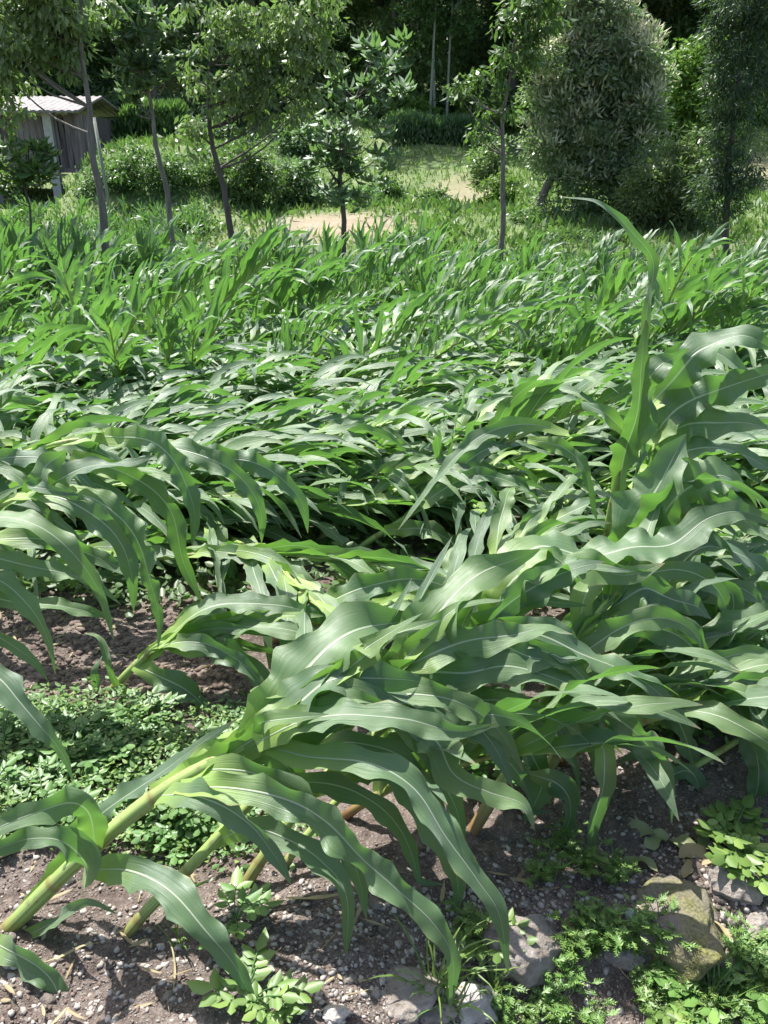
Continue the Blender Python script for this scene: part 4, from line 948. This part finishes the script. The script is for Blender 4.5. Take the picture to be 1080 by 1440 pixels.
def tree(name, label, D, trunk, crown, nclump, m, r, L, Wd, mat, bark='bark', r0=.08, droop=.4, seed=0, limbs=10, group=None, ovate=False, rosette=False, cat='tree', catkins=0, flat=.6, depth=.9, small=False):
    rng = np.random.default_rng(seed); P = [at(px, py, D + (0 if len(q) == 0 else q[0])) for (px, py, *q) in trunk]
    g = H(P[0].x, P[0].y); base = Vector((P[0].x, P[0].y, g)); P[0] = base.copy() - Vector((0, 0, .05))
    e = empty(name, base, label, cat, group)
    path = catmull([p - base for p in P], 14); mb = MB(); nn = len(path)
    mb.tube([Vector(p) + Vector((.015 * math.sin(i * 1.7 + seed), .015 * math.cos(i * 2.1), 0)) for i, p in enumerate(path)], [r0 * (1.25 if i == 0 else 1) * (1 - .72 * i / (nn - 1)) for i in range(nn)], 9)
    ells = []
    for (px, py, rx, ry, *q) in crown:
        dd = D + (q[0] if q else 0); c = at(px, py, dd) - base; k = mpp(at(px, py, dd)); ells.append((c.x, c.y, c.z, rx * k, (rx + ry) * .5 * k * depth, ry * k))
    C = crown_pts(rng, ells, nclump)
    for i in rng.choice(len(C), min(limbs, len(C)), replace=False):
        c = C[i]; hgt = np.clip(c[2] - np.linalg.norm(c[:2] - path[-1][:2]) * .6, path[nn // 3][2], path[-1][2]); j = int(np.argmin(np.abs(path[:, 2] - hgt))); s = path[j]
        mid = (s + c) / 2 + [0, 0, -.08 * np.linalg.norm(c - s)] + rng.normal(0, .05, 3); rr = r0 * (1 - .72 * j / (nn - 1)) * .5
        lp = catmull([s, mid, c], 7); mb.tube([Vector(p) for p in lp], [rr * (1 - .8 * k / 6) for k in range(7)], 5, False)
    mb.build('trunk', M[bark], e)
    if rosette: V, F_ = rosette_arrays(rng, C, m, L, Wd)
    else: V, F_ = foliage_arrays(rng, C, r, m, L, Wd, droop, ovate, flat=flat)
    mesh_obj('crown', V, F_, M[mat], e, smooth=False)
    if catkins:
        zc = np.array([max((c[2] - q[2]) / q[5] for q in ells if np.linalg.norm((c - np.array(q[:3])) / np.array(q[3:6])) < 1.3) if any(np.linalg.norm((c - np.array(q[:3])) / np.array(q[3:6])) < 1.3 for q in ells) else 0 for c in C])
        K = C[zc > np.quantile(zc, .25)]; V, F_ = foliage_arrays(rng, K + np.array([0, -.05, r * .55]), r * .85, catkins, .17, .26, -.6); mesh_obj('blossom', V, F_, M['catkin'], e, smooth=False)
    return e

tree('chestnut_tree', 'large round tree dusted with cream catkins, casting a dark shadow', 19, [(757, 348), (755, 300), (775, 250), (810, 180), (840, 90)],
     [(835, 40, 60, 48), (780, 95, 44, 45), (890, 90, 44, 44), (845, 110, 60, 50), (778, 165, 40, 40), (905, 155, 34, 36), (850, 180, 55, 45), (795, 225, 46, 42), (878, 225, 46, 42), (830, 275, 55, 32), (770, 270, 26, 22), (895, 275, 28, 22), (820, -10, 44, 30)],
     330, 110, .34, .125, .42, 'leafChest', r0=.11, seed=1, limbs=26, catkins=44, droop=.1, flat=.9)
tree('slim_tree', 'slim grey trunk with a thin broken crown and bare reddish twigs', 14, [(706, 352), (708, 270), (706, 190), (714, 120), (728, 40)],
     [(655, 120, 24, 16), (690, 105, 28, 18), (735, 70, 32, 30), (700, 150, 22, 12), (745, 15, 40, 40), (680, 185, 22, 18)], 90, 22, .17, .13, .4, 'leafA', r0=.055, seed=2, limbs=34, droop=1.0)
tree('drooping_leaved_tree', 'tree with drooping light green leaves on a dark forked trunk', 13, [(326, 348), (322, 300), (306, 235), (292, 150), (300, 60)],
     [(288, 95, 32, 45), (350, 45, 60, 50), (425, 70, 55, 55), (330, 150, 36, 40), (268, 195, 32, 25), (405, 140, 55, 35), (440, 20, 50, 40), (330, 110, 40, 40), (300, 0, 50, 40)],
     190, 28, .17, .12, .4, 'leafPale', bark='barkDark', flat=.9, r0=.065, seed=3, limbs=30, droop=1.2)
tree('leaning_trunk_tree', 'tall tree on a leaning grey trunk, bluish leaf clusters above', 11, [(248, 358), (237, 290), (219, 195), (205, 110), (190, 20)],
     [(200, 40, 50, 40), (160, 20, 50, 40), (235, 90, 30, 30), (190, 110, 40, 35)], 70, 14, .1, .16, .4, 'leafBlue', bark='bark', r0=.05, seed=4, limbs=26, rosette=True)
tree('dark_trunk_tree', 'dark trunked tree beside the shed, foliage hanging from the top left', 9.5, [(150, 372), (144, 300), (128, 190), (118, 90), (110, -20)],
     [(40, 40, 55, 45), (90, 10, 60, 40), (20, 90, 40, 35), (90, 60, 30, 40), (20, -30, 90, 50), (10, 150, 30, 26)], 130, 34, .15, .11, .4, 'leafPale', bark='bark', r0=.06, seed=5, limbs=26, droop=1.2)
tree('sapling', 'small sapling with long dark leaves in front of the shed', 9, [(38, 345), (40, 290), (36, 240), (40, 200)],
     [(35, 225, 36, 30), (60, 250, 30, 16), (15, 255, 24, 22)], 26, 11, .1, .17, .34, 'leafA', bark='barkDark', r0=.022, seed=6, limbs=14, rosette=True)
tree('large_leaved_tree', 'spreading tree with big whorled bluish leaves beside the sandy patch', 14, [(484, 345), (482, 290), (478, 230), (492, 160), (520, 90)],
     [(440, 240, 40, 22), (500, 190, 62, 50), (470, 275, 52, 18), (540, 110, 45, 55), (565, 70, 26, 26), (490, 120, 30, 36), (525, 235, 40, 26), (450, 170, 26, 22)],
     85, 10, .1, .23, .36, 'leafBlue', bark='barkDark', r0=.055, seed=7, limbs=30, rosette=True)
tree('feathery_tree', 'narrow dark tree with drooping feathery boughs at the right edge', 15, [(1020, 378), (1021, 320), (1026, 220), (1040, 100), (1050, -10)],
     [(1018, 285, 36, 26), (1028, 245, 44, 30), (1010, 255, 30, 20), (1028, 190, 34, 40), (1040, 120, 40, 45), (1055, 50, 50, 50), (1050, -20, 60, 50), (1020, 90, 25, 40)],
     260, 60, .22, .11, .22, 'leafDeep', bark='barkDark', r0=.07, seed=8, limbs=24, droop=.9)
tree('pale_green_tree', 'light yellow-green tree standing between the round and the dark feathery tree', 27, [(965, 290), (965, 230), (975, 150)],
     [(950, 120, 34, 30), (985, 150, 40, 60), (950, 185, 44, 40), (1000, 210, 30, 40), (985, 80, 30, 26)], 300, 34, .38, .2, .45, 'leafBright', r0=.09, seed=9, limbs=12)
tree('willowy_bush', 'grey-green willowy bush right of the round tree', 17.5, [(925, 345), (928, 310), (940, 250)],
     [(915, 270, 45, 42), (955, 245, 36, 50), (895, 305, 34, 30), (950, 305, 44, 28)], 260, 34, .2, .12, .35, 'leafPale', r0=.04, seed=10, limbs=20, droop=.2, cat='bush')
BG = 'bushes on the bank beyond the corn'
for i, (D, px, py, rx, ry, mt, lab) in enumerate([
    (19.5, 335, 245, 56, 42, 'leafA', 'broad dark green bush behind the drooping-leaved tree'), (19, 210, 245, 60, 36, 'leafA', 'low bush on the bank right of the shed'),
    (20.5, 415, 262, 40, 34, 'leafDark', 'dark bush behind the large-leaved tree'), (20.5, 500, 262, 40, 16, 'leafA', 'low bush behind the sandy patch'),
    (34, 582, 152, 36, 20, 'leafBright', 'sunlit rounded bush at the foot of the pale trunks'), (24, 690, 225, 24, 34, 'leafPale', 'pale loose bush behind the slim trunk'),
    (18, 740, 322, 24, 30, 'leafA', 'small bush at the base of the round tree'), (22, 545, 235, 18, 16, 'leafA', 'dark bush at the left end of the meadow'),
    (21, 700, 262, 22, 26, 'leafBright', 'bright young bush beside the slim trunk'), (19, 1000, 320, 40, 22, 'leafPale', 'low pale bush left of the feathery tree'),
    (22, 612, 240, 14, 9, 'leafA', 'small bush on the meadow edge'), (25, 1060, 300, 40, 20, 'leafBright', 'light green bush at the right edge'),
    (16, 590, 300, 36, 12, 'leafBright', 'low leafy clump in front of the meadow'), (19, 150, 262, 36, 22, 'leafDark', 'dark bush beside the shed post'), (16, 60, 292, 40, 10, 'leafDark', 'dark low bush below the shed'),
    (30, 270, 175, 60, 22, 'leafDark', 'dark bush above the bank'), (30, 440, 190, 60, 26, 'leafDark', 'dark bush under the forest edge'), (17, 270, 268, 26, 18, 'leafBright', 'pale weedy bush between the two trunks'),
    (16.5, 800, 338, 50, 10, 'leafDark', 'flat dark undergrowth clump shaded by the round tree'), (16.5, 860, 340, 34, 10, 'leafDark', 'shaded low clump right under the round tree')]):
    q_ = at(px, py, D); by = pix(q_.x, D, H(q_.x, D))[1]; py = min(py, 999) if by < py + ry else by - ry * .7
    tree('bush', lab, D, [(px, py + ry + 4), (px, py + ry * .5), (px, py)], [(px, py, rx, ry), (px - rx * .4, py + ry * .3, rx * .6, ry * .7), (px + rx * .45, py + ry * .2, rx * .5, ry * .8)],
         max(50, int(rx * ry * .085)), 34, .2 * D / 18, .1 * D / 18, .45, mt, r0=.03, seed=40 + i, limbs=8, cat='bush', group=BG)
# clipped hedge rows on the terrace
def hedge(x0, x1, py, D, hgt, mat, lab):
    a, b = at(x0, py, D), at(x1, py, D); r = np.random.default_rng(int(D * 7)); n = 7000; base = Vector((a.x, D, H(a.x, D)))
    x = r.uniform(0, b.x - a.x, n); y = r.uniform(-.5, .5, n); z = Hn(x + a.x, D + y) - base.z + hgt * r.uniform(0, 1, n) ** .6 * (1 + .12 * np.sin(x * 3))
    Dd = unit(np.stack([r.normal(0, .35, n), r.normal(0, .35, n), np.ones(n)], 1)); V, F_ = quads_leaf(np.stack([x, y, z], 1), Dd, perp(r, Dd), r.uniform(.12, .3, n), np.full(n, .07))
    e = empty('hedge', base, lab, 'hedge'); mesh_obj('foliage', V, F_, mat, e, smooth=False)
    mb = MB(); 
    for k in range(12): xx = (k + .5) * (b.x - a.x) / 12; mb.tube([(xx, 0, H(xx + a.x, D) - base.z - .1), (xx + .05, 0, H(xx + a.x, D) - base.z + hgt * .8)], .03, 5)
    mb.build('stems', M['barkDark'], e)
hedge(545, 700, 208, 30, .75, M['leafDark'], 'dark straight hedge row across the top of the meadow')
hedge(150, 262, 212, 24, .8, M['leafA'], 'grey-green hedge row on the bank behind the trunks')

# forest on the hillside, each tree a thing
def forest_variant(seed, h, r0, cw, mat, bark, nclump, base_frac=.3, conifer=False):
    rng = np.random.default_rng(seed); e = empty('forest_tree', (0, 0, -80), 'tree', 'tree'); mb = MB()
    path = catmull([(0, 0, -.3), (.2 * rng.normal(), 0, h * .4), (.25 * rng.normal(), .2, h * .95)], 9); mb.tube([Vector(p) for p in path], [r0 * (1 - .8 * i / 8) for i in range(9)], 7)
    if conifer: C = np.array([[(rng.normal() * cw * (1.05 - t)), rng.normal() * cw * (1.05 - t), h * (base_frac + (1.02 - base_frac) * t)] for t in rng.uniform(0, 1, nclump)])
    else: C = crown_pts(rng, [(rng.normal(0, cw * .35), rng.normal(0, cw * .35), h * q, cw * w_, cw * w_, h * .17) for q, w_ in ((base_frac + .12, .8), (.6, 1), (.78, .9), (.92, .6))], nclump)
    for i in rng.choice(len(C), 14, replace=False):
        c = C[i]; j = int(np.argmin(np.abs(path[:, 2] - c[2] * .85))); mb.tube([Vector(p) for p in catmull([path[j], (path[j] + c) / 2 + [0, 0, -.1], c], 5)], [r0 * .3, r0 * .22, r0 * .16, r0 * .1, r0 * .05], 4, False)
    mb.build('trunk', M[bark], e); V, F_ = foliage_arrays(rng, C, cw * .3, 30, .26, .45, .5); mesh_obj('crown', V, F_, M[mat], e, smooth=False); return e
fv = [forest_variant(1, 11, .16, 2.6, 'leafDark', 'barkDark', 420, .06), forest_variant(2, 13, .18, 2.2, 'leafDark', 'barkDark', 320, .35), forest_variant(3, 10, .15, 2.8, 'leafA', 'barkDark', 420, .05),
      forest_variant(4, 13, .15, 1.6, 'leafBlue', 'bark', 300, .3, True), forest_variant(5, 9, .13, 2.4, 'leafPale', 'bark', 330, .08), forest_variant(6, 12, .1, 1.3, 'leafA', 'barkPale', 170, .5)]
FL = ['dark dense forest tree', 'tall dark forest tree', 'mid-green broad forest tree', 'narrow blue-green conifer', 'pale grey-green forest tree', 'slender pale-trunked forest tree']
def fplace(v, x, y, s, used_=set()):
    px, py = pix(x, y, H(x, y) + 4)
    where = 'above the shed' if px < 170 else 'above the leaning trunks' if px < 420 else 'behind the large-leaved tree' if px < 600 else 'behind the slim trunk' if px < 760 else 'behind the round tree' if px < 930 else 'at the right edge'
    row = 'at the forest edge' if y < 39 else 'in the second rank of the forest' if y < 47 else 'deep in the forest'
    lab = f'{FL[v]} {row} {where}'; g = f'{FL[v]}s {row} {where}'; loc = (x, y, H(x, y) - .1)
    if v not in used_:
        used_.add(v); o = fv[v]; o.location = loc; o.scale = (s,) * 3; o['label'] = lab; o['group'] = g
    else: copy_thing(fv[v], loc, rs.uniform(0, 6.28), s, lab, g)
rf = random.Random(11)
for y0, dx, vs in ((37, 3.4, [0, 1, 2, 2, 1, 3]), (42, 3.0, [0, 2, 3, 1, 2]), (47, 3.2, [0, 4, 2, 3, 4]), (54, 3.6, [0, 2, 3, 2, 4]), (63, 4.0, [2, 0, 3, 4])):
    x = -y0 * .58 - 2
    while x < y0 * .58 + 3:
        px, _ = pix(x, y0, 3); v = rf.choice(vs)
        if px > 860 and y0 < 50: v = rf.choice([2, 4, 4, 2])
        fplace(v, x + rf.uniform(-.8, .8), y0 + rf.uniform(-1.8, 1.8), rf.uniform(.85, 1.2)); x += dx * rf.uniform(.8, 1.2)
for px, D, s_ in ((603, 33.5, .62), (612, 34.2, .7), (628, 33.8, .58)):
    p = at(px, 160, D); fplace(5, p.x, D, s_)
ru = random.Random(4)
for i in range(26):                      # low growth under the forest edge
    px = -20 + 1130 * i / 25 + ru.uniform(-16, 16); D = ru.uniform(34.5, 37.5); q_ = at(px, 150, D); by = pix(q_.x, D, H(q_.x, D))[1]; rx = ru.uniform(34, 56); ry = ru.uniform(16, 30)
    wh = 'above the shed' if px < 170 else 'above the leaning trunks' if px < 420 else 'behind the large-leaved tree' if px < 590 else 'round the pale trunks' if px < 700 else 'behind the round tree' if px < 930 else 'at the right edge'
    mt, cw_ = ru.choice([('leafA', 'mid-green'), ('leafPale', 'pale'), ('leafDark', 'dark'), ('leafBright', 'bright')])
    tree('bush', f'{cw_} bush under the forest edge {wh}', D, [(px, by + 2), (px, by - ry)], [(px, by - ry * .7, rx, ry), (px + rx * .4, by - ry * 1.1, rx * .5, ry * .7)], 90, 26, .5, .24, .45, mt, r0=.04, seed=90 + i, limbs=6, cat='bush', group=f'{cw_} bushes under the forest edge {wh}')

# ------------------------------------------------------------------ shed, left
D0 = 21.0
c0 = at(116, 215, D0); zfl = at(122, 236, D0).z; xr = c0.x; ztop = at(122, 160, D0).z; xl = xr - 4.7
gz = H(xr - 1.5, D0); e = empty('shed', (xr - 1.8, D0, gz), 'old weathered plank shed with a pale sheet roof, standing on posts at the left', 'shed')
O = Vector((xr - 1.8, D0, gz)); rp = random.Random(3)
mb = MB(); x = xl
while x < xr:
    wd = rp.uniform(.1, .2); mb.box(Vector((x + wd / 2, D0 + rp.uniform(-.02, .02), (zfl + ztop) / 2 + rp.uniform(-.05, .02))) - O, (wd * .9, .025, ztop - zfl + rp.uniform(-.06, .1)), Matrix.Rotation(rp.gauss(0, .035), 3, 'Y')); x += wd
mb.build('front_wall', M['plank'], e, smooth=False)
mb = MB(); y = D0 + .1
while y < D0 + 2.8: mb.box(Vector((xr - .03, y + .08, (zfl + ztop) / 2)) - O, (.025, .15, ztop - zfl)); y += .17
mb.build('side_wall', M['plank'], e, smooth=False)
mb = MB(); mb.box(Vector(((xl + xr) / 2, D0 + 1.45, (zfl + ztop) / 2)) - O, (4.4, 2.6, ztop - zfl - .1)); mb.build('interior_shade_block', M['dark'], e, smooth=False)  # solid near-black block, paints the shade behind the planks
mb = MB(); mb.box(Vector(((xl + xr) / 2, D0 + 1.4, zfl - .06)) - O, (4.9, 3.0, .1)); mb.build('floor', M['plank'], e, smooth=False)
mb = MB(); nxr = 180; V = []; F_ = []
for i in range(nxr + 1):
    xx = xl - .3 + (xr - xl + .5) * i / nxr; dz = .012 * math.sin(i * 1.1)
    for yy_, zz in ((D0 - .5, ztop - .0), (D0 + 1.4, ztop + .42), (D0 + 3.3, ztop + .1)):
        V += [Vector((xx, yy_, zz + dz)) - O, Vector((xx, yy_, zz + dz + .05)) - O]
for i in range(nxr):
    a = i * 6; b = a + 6
    for k in (0, 2): F_ += [(a + k + 1, b + k + 1, b + k + 3, a + k + 3), (a + k, a + k + 2, b + k + 2, b + k)]
    F_ += [(a, b, b + 1, a + 1), (a + 4, a + 5, b + 5, b + 4)]
F_ += [(0, 1, 3, 2), (2, 3, 5, 4), (nxr * 6, nxr * 6 + 2, nxr * 6 + 3, nxr * 6 + 1), (nxr * 6 + 2, nxr * 6 + 4, nxr * 6 + 5, nxr * 6 + 3)]
mb.add(V, F_); mb.build('roof', M['roof'], e, smooth=False)
for px in (74, -10, 118):
    t_ = at(px - 8, 160, D0 - .12); xx = t_.x; zb = H(xx, D0 - .12) - .2; zz = ztop + .0
    mb = MB(); mb.box(Vector((xx, D0 - .14, (zb + zz) / 2)) - O, (.2 if px == 74 else .12, .16, zz - zb)); o = mb.build('post', M['concrete' if px == 74 else 'plank'], e, smooth=False)
    if px == 74: o['label'] = 'pale concrete post'
a, b = at(132, 165, 17), at(156, 292, 17); mb = MB(); zb = H(b.x, 17); b.z = zb - .1; mb.tube([b, a], [.035, .03], 8)
for v in range(len(mb.v)): mb.v[v] = tuple(Vector(mb.v[v]) - Vector((b.x, b.y, zb)))
tag(mb.build('pole', M['barkPale'], loc=(b.x, b.y, zb)), 'pale slanting pole behind the dark trunk beside the shed', 'pole')
